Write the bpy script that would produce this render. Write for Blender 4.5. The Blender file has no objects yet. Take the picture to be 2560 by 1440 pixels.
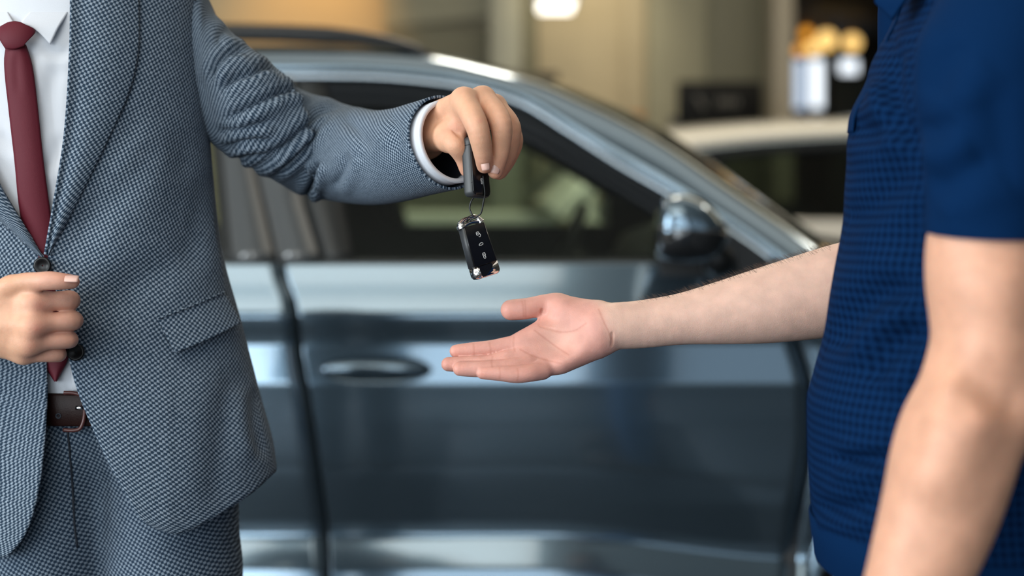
import bpy, bmesh, math, random
import numpy as np
from mathutils import Vector, Matrix

# ------------------------------------------------------------------ camera, sky, light, exposure
SC = bpy.context.scene
COL = SC.collection
F, CZ, HY = 3600.0, 1.356, 412.0          # focal length in pixels, eye height, horizon row of the 2560x1440 frame
cam_d = bpy.data.cameras.new('camera')
cam_d.sensor_width = 36.0
cam_d.lens = 36.0 * F / 2560.0
cam_d.shift_y = -(720.0 - HY) / 2560.0
cam_d.clip_end = 100
cam_d.dof.use_dof = True
cam_d.dof.focus_distance = 1.60
cam_d.dof.aperture_fstop = 2.0
cam = bpy.data.objects.new('camera', cam_d)
COL.objects.link(cam)
cam.location = (0, 0, CZ)
cam.rotation_euler = (math.pi / 2, 0, 0)
SC.camera = cam

w = bpy.data.worlds.new('daylight')
SC.world = w
w.use_nodes = True
w.node_tree.nodes['Background'].inputs[0].default_value = (0.75, 0.88, 1.0, 1)
w.node_tree.nodes['Background'].inputs[1].default_value = 0.6

def area(name, loc, rot, sx, sy, power, col, spread=math.pi):
    d = bpy.data.lights.new(name, 'AREA')
    d.shape = 'RECTANGLE'
    d.size, d.size_y, d.energy, d.color, d.spread = sx, sy, power, col, spread
    o = bpy.data.objects.new(name, d)
    COL.objects.link(o)
    o.location, o.rotation_euler = loc, rot
    return o

def spot(name, loc, target, power, col, angle=60, blend=0.8, r=0.06):
    d = bpy.data.lights.new(name, 'SPOT')
    d.energy, d.color, d.spot_size, d.spot_blend, d.shadow_soft_size = power, col, math.radians(angle), blend, r
    o = bpy.data.objects.new(name, d)
    COL.objects.link(o)
    o.location = loc
    o.rotation_euler = (Vector(target) - Vector(loc)).to_track_quat('-Z', 'Y').to_euler()
    return o

R90 = math.pi / 2
FRONT_Y, LEFT_X, RIGHT_X, BACK_Y, CEIL = -4.6, -6.5, 7.5, 10.4, 4.2
COOL = (0.88, 0.95, 1.0)
# daylight through the glazed front of the showroom (behind the camera) and through the glazed left side
for k, (x, e) in enumerate(((-4.9, 120), (-2.6, 140), (-0.3, 60), (2.0, 6), (4.3, 4))):
    area('daylight_front', (x, FRONT_Y - 0.06, 2.05), (-R90, 0, math.pi), 2.0, 3.3, e, COOL)
for k, (y, e) in enumerate(((-3.1, 390), (-0.8, 340))):
    area('daylight_left', (LEFT_X - 0.06, y, 2.05), (R90, 0, -R90), 1.9, 3.3, e, COOL)
SC.view_settings.view_transform = 'Standard'
SC.view_settings.look = 'None'
SC.view_settings.gamma = 1
SC.view_settings.use_curve_mapping = False
SC.view_settings.exposure = 0.0
cy = SC.cycles
cy.max_bounces, cy.diffuse_bounces, cy.glossy_bounces, cy.transmission_bounces, cy.transparent_max_bounces = 8, 3, 4, 4, 16
cy.caustics_reflective = cy.caustics_refractive = False
cy.sample_clamp_indirect = 6.0
cy.use_denoising = True

# ------------------------------------------------------------------ helpers
def P(px, py, Y):
    """the point at depth Y that the frame shows at column px, row py"""
    return np.array([(px - 1280.0) / F * Y, Y, CZ - (py - HY) / F * Y])

def proj(p):
    p = np.asarray(p)
    return 1280 + F * p[..., 0] / p[..., 1], HY - F * (p[..., 2] - CZ) / p[..., 1]

def hermite(xs, ys, x):
    """monotone cubic through the points"""
    xs, ys, x = np.asarray(xs, float), np.asarray(ys, float), np.asarray(x, float)
    h, d = np.diff(xs), np.diff(ys) / np.diff(xs)
    m = np.zeros_like(xs)
    m[0], m[-1] = d[0], d[-1]
    for i in range(1, len(xs) - 1):
        if d[i - 1] * d[i] > 0:
            w1, w2 = 2 * h[i] + h[i - 1], h[i] + 2 * h[i - 1]
            m[i] = (w1 + w2) / (w1 / d[i - 1] + w2 / d[i])
    xc = np.clip(x, xs[0], xs[-1])
    k = np.clip(np.searchsorted(xs, xc, 'right') - 1, 0, len(xs) - 2)
    t = (xc - xs[k]) / h[k]
    return ((1 + 2 * t) * (1 - t) ** 2 * ys[k] + t * (1 - t) ** 2 * h[k] * m[k]
            + t * t * (3 - 2 * t) * ys[k + 1] + t * t * (t - 1) * h[k] * m[k + 1])

def spline(pts, n, closed=False):
    """n points evenly along a smooth curve through pts (any dimension)"""
    pts = np.asarray(pts, float)
    if closed:
        pts = np.vstack([pts, pts[:1]])
    s = np.concatenate([[0], np.cumsum(np.sqrt(np.linalg.norm(np.diff(pts, axis=0), axis=1)) + 1e-9)])
    def tang(i):
        if closed and i in (0, len(pts) - 1):
            a, b, ds = pts[-2], pts[1], (s[1] - s[0]) + (s[-1] - s[-2])
        else:
            lo, hi = max(i - 1, 0), min(i + 1, len(pts) - 1)
            a, b, ds = pts[lo], pts[hi], s[hi] - s[lo]
        return (b - a) / ds
    T = np.array([tang(i) for i in range(len(pts))])
    def ev(x):
        k = np.clip(np.searchsorted(s, x, 'right') - 1, 0, len(s) - 2)
        h = (s[k + 1] - s[k])[:, None]
        t = (x - s[k])[:, None] / h
        return ((1 + 2 * t) * (1 - t) ** 2 * pts[k] + t * (1 - t) ** 2 * h * T[k]
                + t * t * (3 - 2 * t) * pts[k + 1] + t * t * (t - 1) * h * T[k + 1])
    fine = ev(np.linspace(0, s[-1], max(400, n * 8)))
    L = np.concatenate([[0], np.cumsum(np.linalg.norm(np.diff(fine, axis=0), axis=1))])
    q = np.linspace(0, L[-1], n + 1)[:-1] if closed else np.linspace(0, L[-1], n)
    return np.stack([np.interp(q, L, fine[:, c]) for c in range(fine.shape[1])], 1)

def coons(left, right, top, bottom, n, m, warp=None):
    """grid n x m of 2-D (or 3-D) points filling four boundary curves (left/right run top to bottom)"""
    l, r, t, b = spline(left, n), spline(right, n), spline(top, m), spline(bottom, m)
    u = np.linspace(0, 1, m)
    if warp is not None:
        u = warp(u)
        t, b = (np.stack([np.interp(u, np.linspace(0, 1, m), c[:, k]) for k in range(c.shape[1])], 1) for c in (t, b))
    v = np.linspace(0, 1, n)[:, None, None]
    U = u[None, :, None]
    A = (1 - U) * l[:, None] + U * r[:, None]
    B = (1 - v) * t[None] + v * b[None]
    C = (1 - v) * (1 - U) * l[0] + (1 - v) * U * r[0] + v * (1 - U) * l[-1] + v * U * r[-1]
    return A + B - C

def mesh(name, V, Fc, mat, parent=None, smooth=True, uv=None):
    me = bpy.data.meshes.new(name)
    me.from_pydata(np.asarray(V, float).tolist(), [], [tuple(int(i) for i in f) for f in Fc])
    if mat:
        me.materials.append(mat)
    if uv is not None:
        lay = me.uv_layers.new(name='UVMap')
        idx = np.empty(len(me.loops), np.int32)
        me.loops.foreach_get('vertex_index', idx)
        lay.data.foreach_set('uv', np.asarray(uv, np.float32).reshape(-1, 2)[idx].ravel())
    if smooth:
        me.polygons.foreach_set('use_smooth', [True] * len(me.polygons))
    me.update()
    o = bpy.data.objects.new(name, me)
    COL.objects.link(o)
    if parent:
        put(o, parent)
    return o

def put(o, parent):
    o.parent = parent
    m = Matrix.Identity(4)
    p = parent
    while p is not None:
        m = p.matrix_parent_inverse @ p.matrix_basis @ m if p.parent else p.matrix_basis @ m
        p = p.parent
    o.matrix_parent_inverse = m.inverted()

def grid(name, G, mat, parent=None, wrap=False, thick=0.0, smooth=True, flip=False, uv=True, offset=-1.0, uvs=None):
    """surface over an n x m array of points; wrap closes it along m"""
    G = np.asarray(G, float)
    n, m = G.shape[:2]
    if uv and uvs is None:
        du = np.zeros((n, m)); dv = np.zeros((n, m))
        du[:, 1:] = np.cumsum(np.linalg.norm(np.diff(G, axis=1), axis=2), 1)
        dv[1:] = np.cumsum(np.linalg.norm(np.diff(G, axis=0), axis=2), 0)
        uvs = np.stack([du, dv], 2)
    idx = np.arange(n * m).reshape(n, m)
    if wrap:
        idx = np.hstack([idx, idx[:, :1]])
    a, b, c, d = idx[:-1, :-1], idx[:-1, 1:], idx[1:, 1:], idx[1:, :-1]
    fc = np.stack([a, b, c, d] if flip else [a, d, c, b], -1).reshape(-1, 4)
    o = mesh(name, G.reshape(-1, 3), fc, mat, parent, smooth, uvs)
    if thick:
        s = o.modifiers.new('thickness', 'SOLIDIFY')
        s.thickness, s.offset = thick, offset
    return o

def tube(name, pts, r, mat, parent=None, n=12, caps=True, closed=False, flat=1.0):
    """round bar along points; r may be one radius per point"""
    pts = np.asarray(pts, float)
    r = np.broadcast_to(np.asarray(r, float), (len(pts),))
    V = []
    up = np.array([0.13, 0.21, 0.97])
    for i, p in enumerate(pts):
        if closed:
            t = pts[(i + 1) % len(pts)] - pts[i - 1]
        else:
            t = pts[min(i + 1, len(pts) - 1)] - pts[max(i - 1, 0)]
        t = t / (np.linalg.norm(t) + 1e-12)
        a = np.cross(up, t); a /= np.linalg.norm(a) + 1e-12
        b = np.cross(t, a)
        for k in range(n):
            q = 2 * math.pi * k / n
            V.append(p + r[i] * (a * math.cos(q) + flat * b * math.sin(q)))
    Fc = []
    N = len(pts)
    for i in range(N if closed else N - 1):
        j = (i + 1) % N
        for k in range(n):
            k2 = (k + 1) % n
            Fc.append((i * n + k, i * n + k2, j * n + k2, j * n + k))
    if caps and not closed:
        Fc.append(tuple(range(n))[::-1])
        Fc.append(tuple((N - 1) * n + k for k in range(n)))
    L_ = np.concatenate([[0], np.cumsum(np.linalg.norm(np.diff(pts, axis=0), axis=1))])
    uv = [(k / n * 2 * math.pi * r.mean(), L_[i]) for i in range(N) for k in range(n)]
    return mesh(name, V, Fc, mat, parent, uv=uv)

def box(name, lo, hi, mat, parent=None, bevel=0.0, seg=2):
    lo, hi = np.asarray(lo, float), np.asarray(hi, float)
    V = [(x, y, z) for x in (lo[0], hi[0]) for y in (lo[1], hi[1]) for z in (lo[2], hi[2])]
    Fc = [(0, 1, 3, 2), (4, 6, 7, 5), (0, 4, 5, 1), (2, 3, 7, 6), (0, 2, 6, 4), (1, 5, 7, 3)]
    o = mesh(name, V, Fc, mat, parent, smooth=bevel > 0)
    if bevel:
        b = o.modifiers.new('bevel', 'BEVEL')
        b.width, b.segments = bevel, seg
        b.harden_normals = False
    return o

def lathe(name, prof, mat, center, axis='y', n=48, parent=None):
    """prof: (radius, along) pairs turned about an axis"""
    V, Fc = [], []
    for r, h in prof:
        for k in range(n):
            q = 2 * math.pi * k / n
            c, s = r * math.cos(q), r * math.sin(q)
            v = (c, h, s) if axis == 'y' else (c, s, h)
            V.append(np.asarray(center) + v)
    for i in range(len(prof) - 1):
        for k in range(n):
            k2 = (k + 1) % n
            Fc.append((i * n + k, i * n + k2, (i + 1) * n + k2, (i + 1) * n + k))
    return mesh(name, V, Fc, mat, parent)

def prism(name, poly, y0, y1, mat, parent=None, bevel=0.0, smooth=False):
    """outline of (x, z) points pushed from y0 to y1"""
    n = len(poly)
    V = [(x, y0, z) for x, z in poly] + [(x, y1, z) for x, z in poly]
    Fc = [tuple(range(n)), tuple(range(2 * n - 1, n - 1, -1))] + [(i, i + n, (i + 1) % n + n, (i + 1) % n) for i in range(n)]
    o = mesh(name, V, Fc, mat, parent, smooth)
    if bevel:
        b = o.modifiers.new('bevel', 'BEVEL')
        b.width, b.segments = bevel, 2
    return o

def join(name, objs, parent=None):
    """one mesh object out of several (they share a material list)"""
    bm = bmesh.new()
    mats, base = [], objs[0]
    me = bpy.data.meshes.new(name)
    for o in objs:
        m = o.data
        off = len(me.materials)
        for mt in m.materials:
            me.materials.append(mt)
        k0 = len(bm.faces)
        bm.from_mesh(m)
        bm.faces.ensure_lookup_table()
        for f in bm.faces[k0:]:
            f.material_index += off
    bm.to_mesh(me); bm.free()
    for o in objs:
        bpy.data.objects.remove(o, do_unlink=True)
    r = bpy.data.objects.new(name, me)
    COL.objects.link(r)
    if parent:
        put(r, parent)
    return r

def tag(o, label=None, cat=None, group=None, kind=None):
    if label: o['label'] = label
    if cat: o['category'] = cat
    if group: o['group'] = group
    if kind: o['kind'] = kind
    return o

def thing(name, label, cat, loc=(0, 0, 0), group=None):
    o = bpy.data.objects.new(name, None)
    o.empty_display_size = 0.1
    COL.objects.link(o)
    o.location = loc
    return tag(o, label, cat, group)

def copy_tree(o, parent=None):
    c = o.copy()
    COL.objects.link(c)
    if parent is not None:
        c.parent = parent
        c.matrix_parent_inverse = o.matrix_parent_inverse.copy()
    for ch in list(o.children):
        copy_tree(ch, c)
    return c

# ------------------------------------------------------------------ materials
def mat(name, col, rough=0.5, metal=0.0, coat=0.0, spec=0.5, bump=0.0, bscale=200.0, vary=0.0, vscale=8.0, sheen=0.0, sss=0.0, emit=None, estr=0.0):
    m = bpy.data.materials.new(name)
    m.use_nodes = True
    nt = m.node_tree
    b = nt.nodes['Principled BSDF']
    b.inputs['Base Color'].default_value = (*col, 1)
    b.inputs['Roughness'].default_value = rough
    b.inputs['Metallic'].default_value = metal
    b.inputs['Coat Weight'].default_value = coat
    b.inputs['Coat Roughness'].default_value = 0.02
    b.inputs['Specular IOR Level'].default_value = spec
    b.inputs['Sheen Weight'].default_value = sheen
    if emit:
        b.inputs['Emission Color'].default_value = (*emit, 1)
        b.inputs['Emission Strength'].default_value = estr
    tc = nt.nodes.new('ShaderNodeTexCoord')
    if vary:
        n = nt.nodes.new('ShaderNodeTexNoise')
        n.inputs['Scale'].default_value = vscale
        n.inputs['Detail'].default_value = 3
        nt.links.new(tc.outputs['Object'], n.inputs['Vector'])
        mx = nt.nodes.new('ShaderNodeMix'); mx.data_type = 'RGBA'
        mx.inputs[6].default_value = (*[c * (1 - vary) for c in col], 1)
        mx.inputs[7].default_value = (*[min(1, c * (1 + vary)) for c in col], 1)
        nt.links.new(n.outputs['Fac'], mx.inputs[0])
        nt.links.new(mx.outputs[2], b.inputs['Base Color'])
    if bump:
        n = nt.nodes.new('ShaderNodeTexNoise')
        n.inputs['Scale'].default_value = bscale
        nt.links.new(tc.outputs['Object'], n.inputs['Vector'])
        bp = nt.nodes.new('ShaderNodeBump')
        bp.inputs['Strength'].default_value = bump
        bp.inputs['Distance'].default_value = 0.001
        nt.links.new(n.outputs['Fac'], bp.inputs['Height'])
        nt.links.new(bp.outputs['Normal'], b.inputs['Normal'])
    return m

def glass_mat(name, tint, refl=1.0):
    """thin pane: tinted see-through plus a mirror reflection that grows at grazing angles"""
    m = bpy.data.materials.new(name)
    m.use_nodes = True
    nt = m.node_tree
    nt.nodes.clear()
    out = nt.nodes.new('ShaderNodeOutputMaterial')
    tr = nt.nodes.new('ShaderNodeBsdfTransparent'); tr.inputs[0].default_value = (*tint, 1)
    gl = nt.nodes.new('ShaderNodeBsdfGlossy'); gl.inputs['Roughness'].default_value = 0.01
    gl.inputs[0].default_value = (refl, refl, refl, 1)
    fr = nt.nodes.new('ShaderNodeFresnel'); fr.inputs['IOR'].default_value = 1.52
    mx = nt.nodes.new('ShaderNodeMixShader')
    nt.links.new(fr.outputs[0], mx.inputs[0])
    nt.links.new(tr.outputs[0], mx.inputs[1]); nt.links.new(gl.outputs[0], mx.inputs[2])
    nt.links.new(mx.outputs[0], out.inputs[0])
    return m
# ------------------------------------------------------------------ the showroom
M_floor = mat('floor_tile', (0.022, 0.028, 0.034), 0.45, spec=.25, vary=0.15, vscale=3)
M_beige = mat('wall_beige', (0.42, 0.36, 0.25), 0.7, vary=0.05, vscale=2)
M_olive = mat('wall_olive', (0.17, 0.165, 0.115), 0.6, vary=0.05, vscale=2)
M_olive_pale = mat('panel_olive_pale', (0.30, 0.29, 0.21), 0.6, vary=0.04, vscale=2)
M_pillar = mat('pillar_cream', (0.40, 0.36, 0.29), 0.6, vary=0.04, vscale=3)
M_pillar_grey = mat('pillar_grey', (0.38, 0.38, 0.31), 0.6, vary=0.04, vscale=3)
M_white = mat('wall_white', (0.62, 0.60, 0.55), 0.7, vary=0.04, vscale=2)
M_ceil = mat('ceiling_white', (0.78, 0.74, 0.66), 0.8, vary=0.03)
M_wall_dark = mat('wall_charcoal', (.05, .052, .055), .7, vary=.05)
M_frame = mat('window_frame_dark', (0.06, 0.065, 0.07), 0.4)
M_dark = mat('alcove_dark', (0.022, 0.017, 0.011), 0.7, vary=0.2)
M_blackgloss = mat('black_gloss', (0.008, 0.008, 0.009), 0.4, spec=.2)
M_screen_mark = mat('screen_mark', (0.10, 0.095, 0.085), 0.5)
M_warm = mat('warm_lamp', (1, 0.7, 0.3), 0.5, emit=(1.0, 0.62, 0.20), estr=1.5)
M_amber = mat('amber_lamp', (1, 0.5, 0.1), 0.5, emit=(1.0, 0.40, 0.04), estr=1.1)
M_daypane = mat('daylit_pane', (0.8, 0.9, 1), 0.3, emit=(0.66, 0.80, 1.0), estr=0.85)
M_daypane_b = mat('daylit_pane_bright', (0.8, 0.9, 1), 0.3, emit=(0.86, 0.93, 1.0), estr=1.6)
M_lightpanel = mat('light_diffuser', (1, 1, 1), 0.4, emit=(1.0, 0.95, 0.82), estr=3.0)
M_brass = mat('brass', (0.55, 0.36, 0.12), 0.3, metal=1.0)
M_card = mat('cardboard_orange', (0.45, 0.20, 0.07), 0.7, vary=0.1)
M_navyobj = mat('navy_plastic', (0.02, 0.03, 0.06), 0.4)
M_greypanel = mat('grey_panel', (0.11, 0.125, 0.10), 0.5)

def st(o):
    o['kind'] = 'structure'
    return o

def wx(px, Y): return (px - 1280.0) / F * Y
def wz(py, Y): return CZ - (py - HY) / F * Y

fl = st(box('floor', (LEFT_X - .3, FRONT_Y - .3, -0.2), (RIGHT_X + .3, 16, -0.004), M_frame))
M_tile = M_floor
tile_me = None
TS = 0.9
nx_, ny_ = int((RIGHT_X - LEFT_X) / TS), 16
for i in range(nx_):
    for j in range(ny_):
        if tile_me is None:
            o = box('floor_tile', (0.003, 0.003, -0.004), (TS - .003, TS - .003, 0.0), M_tile, bevel=0.0015, seg=1)
            tile_me = o.data
            first_tile = o
        else:
            o = first_tile.copy(); COL.objects.link(o)
        o.parent = fl
        o.location = (LEFT_X + i * TS, FRONT_Y + j * TS, 0)

st(box('ceiling', (LEFT_X - .3, FRONT_Y - .3, CEIL), (RIGHT_X + .3, 16, CEIL + .2), M_ceil))
st(box('wall_right', (RIGHT_X, FRONT_Y - .3, 0), (RIGHT_X + .3, 16, CEIL), M_wall_dark))
# glazed front behind the camera: plinth, head and piers, panes between
def glazed(tagname, along, spans, fixed, lo, hi, n0):
    """a wall with openings; along 0: runs in x at y=fixed, 1: runs in y at x=fixed"""
    def bb(name, a, b, z0, z1, m, t=0.12, parent=None):
        if along == 0:
            return box(name, (a, fixed - t / 2, z0), (b, fixed + t / 2, z1), m, parent)
        return box(name, (fixed - t / 2, a, z0), (fixed + t / 2, b, z1), m, parent)
    ends = [lo] + [v for s in spans for v in s] + [hi]
    wl = thing(tagname, None, None, (lo if along == 0 else fixed, fixed if along == 0 else lo, 0))
    wl['kind'] = 'structure'
    bb('plinth', lo, hi, 0, 0.38, M_white, parent=wl)
    bb('head', lo, hi, 3.72, CEIL, M_white, parent=wl)
    for k in range(0, len(ends), 2):
        bb('pier', ends[k], ends[k + 1], 0.38, 3.72, M_white, parent=wl)
    for k, (a, b) in enumerate(spans):
        wn = thing('window_%d' % (n0 + k), None, None, (a if along == 0 else fixed, fixed if along == 0 else a, .38))
        wn['kind'] = 'structure'
        for (p, q, z0, z1) in ((a, a + .06, .38, 3.72), (b - .06, b, .38, 3.72), (a, b, .38, .44), (a, b, 3.66, 3.72), (a, b, 2.5, 2.56)):
            bb('window_frame', p, q, z0, z1, M_frame, .07, wn)
        bb('pane', a + .06, b - .06, .44, 2.5, M_pane, .01, wn)
        bb('pane', a + .06, b - .06, 2.56, 3.66, M_pane, .01, wn)
M_pane = glass_mat('window_pane', (0.97, 0.98, 0.98), 0.8)
glazed('wall_front', 0, [(-6.0, -3.8), (-3.7, -1.5), (-1.4, .8), (.9, 3.1), (3.2, 5.4)], FRONT_Y + .1, LEFT_X, RIGHT_X, 1)
glazed('wall_left', 1, [(-4.15, -2.1), (-1.85, .2)], LEFT_X + .1, FRONT_Y, 16, 6)

# the far wall, cut by the dark alcove on the right
B = BACK_Y
ax0 = wx(1985, B)
st(box('wall_back', (LEFT_X, B, 0), (ax0 - 0.02, B + .2, CEIL), M_beige))
ax1 = wx(2560, B) + .1
st(box('wall_back_right', (ax1, B, 0), (RIGHT_X, B + .2, CEIL), M_beige))
def slab(name, px0, px1, Y, th, m, z0=0.0, z1=CEIL, label=None):
    return st(box(name, (wx(px0, Y), Y, z0), (wx(px1, Y), Y + th, z1), m, bevel=.01))
slab('trim_1', 965, 1222, B - .10, .10, M_olive, 0, wz(66, B - .1))
# lit upper band of the same panel, its diagonal shade edge put into colour
yb = B - .12
o = prism('trim_lit_top', [(wx(960, yb), wz(70, yb)), (wx(1222, yb), wz(42, yb)), (wx(1222, yb), CEIL), (wx(960, yb), CEIL)], yb, B, M_olive_pale)
st(o)
slab('trim_3', 1224, 1304, B - .35, .35, M_pillar_grey)
slab('trim_4', 1560, 1618, B - .08, .08, M_beige)
slab('trim_5', 1620, 1772, B - .12, .12, M_olive_pale)
slab('trim_6', 1772, 1936, B - .16, .16, M_olive)
slab('trim_7', 1936, 1986, B - .5, .5, M_pillar)
slab('trim_8', 1304, 1345, B - .10, .10, M_olive)
# alcove
A0 = 14.6
st(box('wall_alcove_back', (ax0 - .3, A0, 0), (ax1 + 1.5, A0 + .2, CEIL), M_dark))
st(box('wall_alcove_left', (ax0 - .25, B + .2, 0), (ax0 - .02, A0, CEIL), M_dark))
st(box('wall_alcove_right', (ax1, B + .2, 0), (ax1 + .2, A0, CEIL), M_dark))
st(box('trim_9', (ax0 - .02, B + .02, wz(-30, B)), (ax1, A0, CEIL - .02), M_dark))
def far_window(n, px0, px1, py0, py1, Y, m, mull=None):
    t = thing('window_%d' % n, None, None, (wx(px0, Y), Y, wz(py1, Y)))
    t['kind'] = 'structure'
    x0, x1, z0, z1 = wx(px0, Y), wx(px1, Y), wz(py1, Y), wz(py0, Y)
    box('pane', (x0, Y, z0), (x1, Y + .02, z1), m, t)
    f = .035
    for (a, b, c, d) in ((x0 - f, x0, z0 - f, z1 + f), (x1, x1 + f, z0 - f, z1 + f), (x0, x1, z0 - f, z0), (x0, x1, z1, z1 + f)):
        box('window_frame', (a, Y - .03, c), (b, Y + .03, d), M_frame, t)
far_window(8, 1978, 2013, 150, 272, A0 - .08, M_daypane)
far_window(9, 2024, 2056, 148, 270, A0 - .08, M_daypane_b)
far_window(10, 2098, 2144, 150, 184, A0 - .08, M_daypane_b)
slab('trim_10', 2080, 2190, A0 - .06, .05, M_greypanel, 0, wz(190, A0))

def lamp(px, py, Y, r, m, label):
    t = thing('pendant_lamp', label, 'lamp', tuple(P(px, py, Y)), 'warm lamps in the dark alcove')
    c = P(px, py, Y)
    prof = [(0.001, r)] + [(r * math.sin(a), r * math.cos(a)) for a in np.linspace(.2, math.pi - .2, 12)] + [(0.001, -r)]
    lathe('lamp_shade', prof, m, c, axis='z', n=20, parent=t)
    tube('cord', [c + (0, 0, r * .9), (c[0], c[1], CEIL - .02)], .008, M_frame, t, n=6)
    lathe('cap', [(0.001, r + .05), (.03, r + .05), (.035, r * .9), (.001, r * .9)], M_brass, c, axis='z', n=12, parent=t)
lamp(2016, 84, 13.2, .055, M_amber, 'small amber globe lamp, the highest in the dark alcove')
lamp(2066, 101, 12.4, .085, M_warm, 'large warm globe lamp in the middle of the alcove lamps')
lamp(2130, 107, 12.8, .075, M_warm, 'warm globe lamp nearest the navy polo shirt')
lamp(2030, 122, 13.6, .065, M_warm, 'warm globe lamp hanging just above the bright alcove windows')
lamp(1998, 126, 14.0, .05, M_amber, 'dim amber globe lamp beside the cream pillar')

# wall screen on a stand, black, with a faint mark and lettering too soft to read
ys = 8.75
scr = thing('display_screen', 'wide black display screen standing behind the white car', 'screen', (wx(1800, ys), ys, 0))
x0, x1, z0, z1 = wx(1694, ys), wx(1908, ys), wz(318, ys), wz(203, ys)
box('housing', (x0, ys, z0), (x1, ys + .05, z1), M_blackgloss, scr, bevel=.012)
box('bezel', (x0 + .01, ys - .006, z0 + .01), (x1 - .01, ys - .0005, z1 - .01), mat('bezel_black', (.005, .005, .005), .5, spec=.15), scr, bevel=.003)
zc = wz(254, ys)
o = prism('emblem', [(wx(1738, ys), wz(240, ys)), (wx(1748, ys), wz(238, ys)), (wx(1764, ys), wz(270, ys)), (wx(1755, ys), wz(272, ys))], ys - .012, ys - .007, M_screen_mark, scr)
for k, px in enumerate((1794, 1808, 1822, 1838)):
    box('lettering', (wx(px, ys), ys - .012, wz(266, ys)), (wx(px + 8, ys), ys - .007, wz(244, ys)), M_screen_mark, scr)
box('post', (wx(1795, ys), ys + .05, 0.03), (wx(1807, ys), ys + .09, z1 - .1), M_frame, scr)
box('foot', (wx(1740, ys), ys - .15, 0.0), (wx(1862, ys), ys + .25, .03), M_frame, scr)

# small things beyond the cars
yq = 8.6
t = thing('monitor', 'small dark monitor behind the roof of the grey car', 'monitor', (wx(1365, yq), yq, 0))
box('casing', (wx(1334, yq), yq, wz(226, yq)), (wx(1396, yq), yq + .05, wz(182, yq)), M_blackgloss, t, bevel=.008)
box('stand', (wx(1360, yq), yq + .05, 0), (wx(1370, yq), yq + .08, wz(200, yq)), M_frame, t)
box('foot', (wx(1335, yq), yq - .1, 0), (wx(1395, yq), yq + .2, .02), M_frame, t)
yq = 9.3
cz_ = wz(335, yq)
t = thing('display_counter', 'low beige display counter half hidden behind the white car', 'counter', (wx(1600, yq), yq, 0))
box('body', (wx(1535, yq), yq - .2, 0), (wx(1740, yq), yq + .3, cz_ - .03), M_olive, t, bevel=.01)
box('counter_top', (wx(1530, yq), yq - .22, cz_ - .03), (wx(1745, yq), yq + .32, cz_), M_olive_pale, t, bevel=.008)
o = box('carton', (wx(1562, yq), yq - .1, cz_), (wx(1606, yq), yq + .1, wz(282, yq)), M_card, bevel=.006)
tag(o, 'small orange brown carton on the far counter', 'carton')
o = lathe('cup', [(.001, 0), (.05, 0), (.06, .1), (.055, .1), (.046, .01), (.001, .01)], M_navyobj, (wx(1690, yq), yq - .1, cz_), axis='z', n=20)
tag(o, 'dark navy cup on the far counter beside the screen', 'cup')

# light fittings
def ceiling_light(px, py, Y, w, h, label):
    c = P(px, py, Y)
    t = thing('ceiling_light', label, 'light', tuple(c))
    box('frame', c + (-w - .03, -h - .03, 0), c + (w + .03, h + .03, .06), M_white, t, bevel=.01)
    box('diffuser', c + (-w, -h, -.04), c + (w, h, .01), M_lightpanel, t, bevel=.01)
    for sx in (-1, 1):
        tube('hanger', [c + (sx * w * .8, 0, .05), (c[0] + sx * w * .8, c[1], CEIL)], .006, M_frame, t, n=6)
ceiling_light(1390, 8, 9.6, .115, .25, 'bright white hanging light panel in front of the beige wall')
spot('warm_wash', (wx(780, 9.2), 9.3, 3.4), (wx(780, B), B, wz(70, B)), 115, (1.0, .52, .13), 62, 1.0)
spot('cream_wash', (wx(1440, 9.2), 9.4, 3.6), (wx(1450, B), B, wz(110, B)), 110, (1.0, .85, .58), 60, 1.0)
spot('beige_wash', (wx(300, 8.4), 8.4, 3.8), (wx(300, B), B, 1.6), 90, (1.0, .86, .62), 100, 1.0)
# unseen ceiling panels added to brighten the car's reflections; small recessed lights further back
for k, (y, e, x0, x1) in enumerate(((-1.75, 2.9, -5.0, .3), (-0.2, 2.7, -5.0, .35), (3.8, .9, -5.0, 3.2), (7.2, 2.5, -.6, 6.4))):
    hy = .9 if k == 2 else .7
    m_ = mat('added_panel_glow', (1, 1, 1), .6, emit=(1.0, .91, .76) if k < 3 else (1.0, .84, .56), estr=e)
    t = thing('added_light_panel', ('added unseen light panel over the front of the hall', 'added unseen light panel above the camera side of the two people', 'added unseen light panel over the flank of the grey car', 'added unseen light panel over the white car')[k], 'light', ((x0 + x1) / 2, y, CEIL))
    box('frame', (x0 - .05, y - hy - .05, CEIL - .03), (x1 + .05, y + hy + .05, CEIL - .001), M_white, t, bevel=.004)
    box('diffuser', (x0, y - hy, CEIL - .05), (x1, y + hy, CEIL - .02), m_, t)
for k, (x, y) in enumerate(((-3, 5.8), (0.2, 5.8), (3.4, 5.8))):
    t = thing('recessed_light', ('square recessed ceiling light behind the grey car, %s' % ('left', 'middle', 'right')[k]), 'light', (x, y, CEIL), 'recessed ceiling lights')
    box('trim_ring', (x - .33, y - .33, CEIL - .02), (x + .33, y + .33, CEIL), M_white, t, bevel=.004)
    box('diffuser', (x - .3, y - .3, CEIL - .03), (x + .3, y + .3, CEIL - .005), M_lightpanel, t)
    area('recessed_light_glow', (x, y, CEIL - .04), (0, 0, 0), .6, .6, 30, (1.0, .90, .74))
yq = 7.0
t = thing('reception_counter', 'white reception counter seen through the windows of the grey car', 'counter', (wx(1100, yq), yq, 0))
box('body', (wx(700, yq), yq, 0), (wx(1390, yq), yq + .6, wz(575, yq)), M_white, t, bevel=.01)
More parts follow.
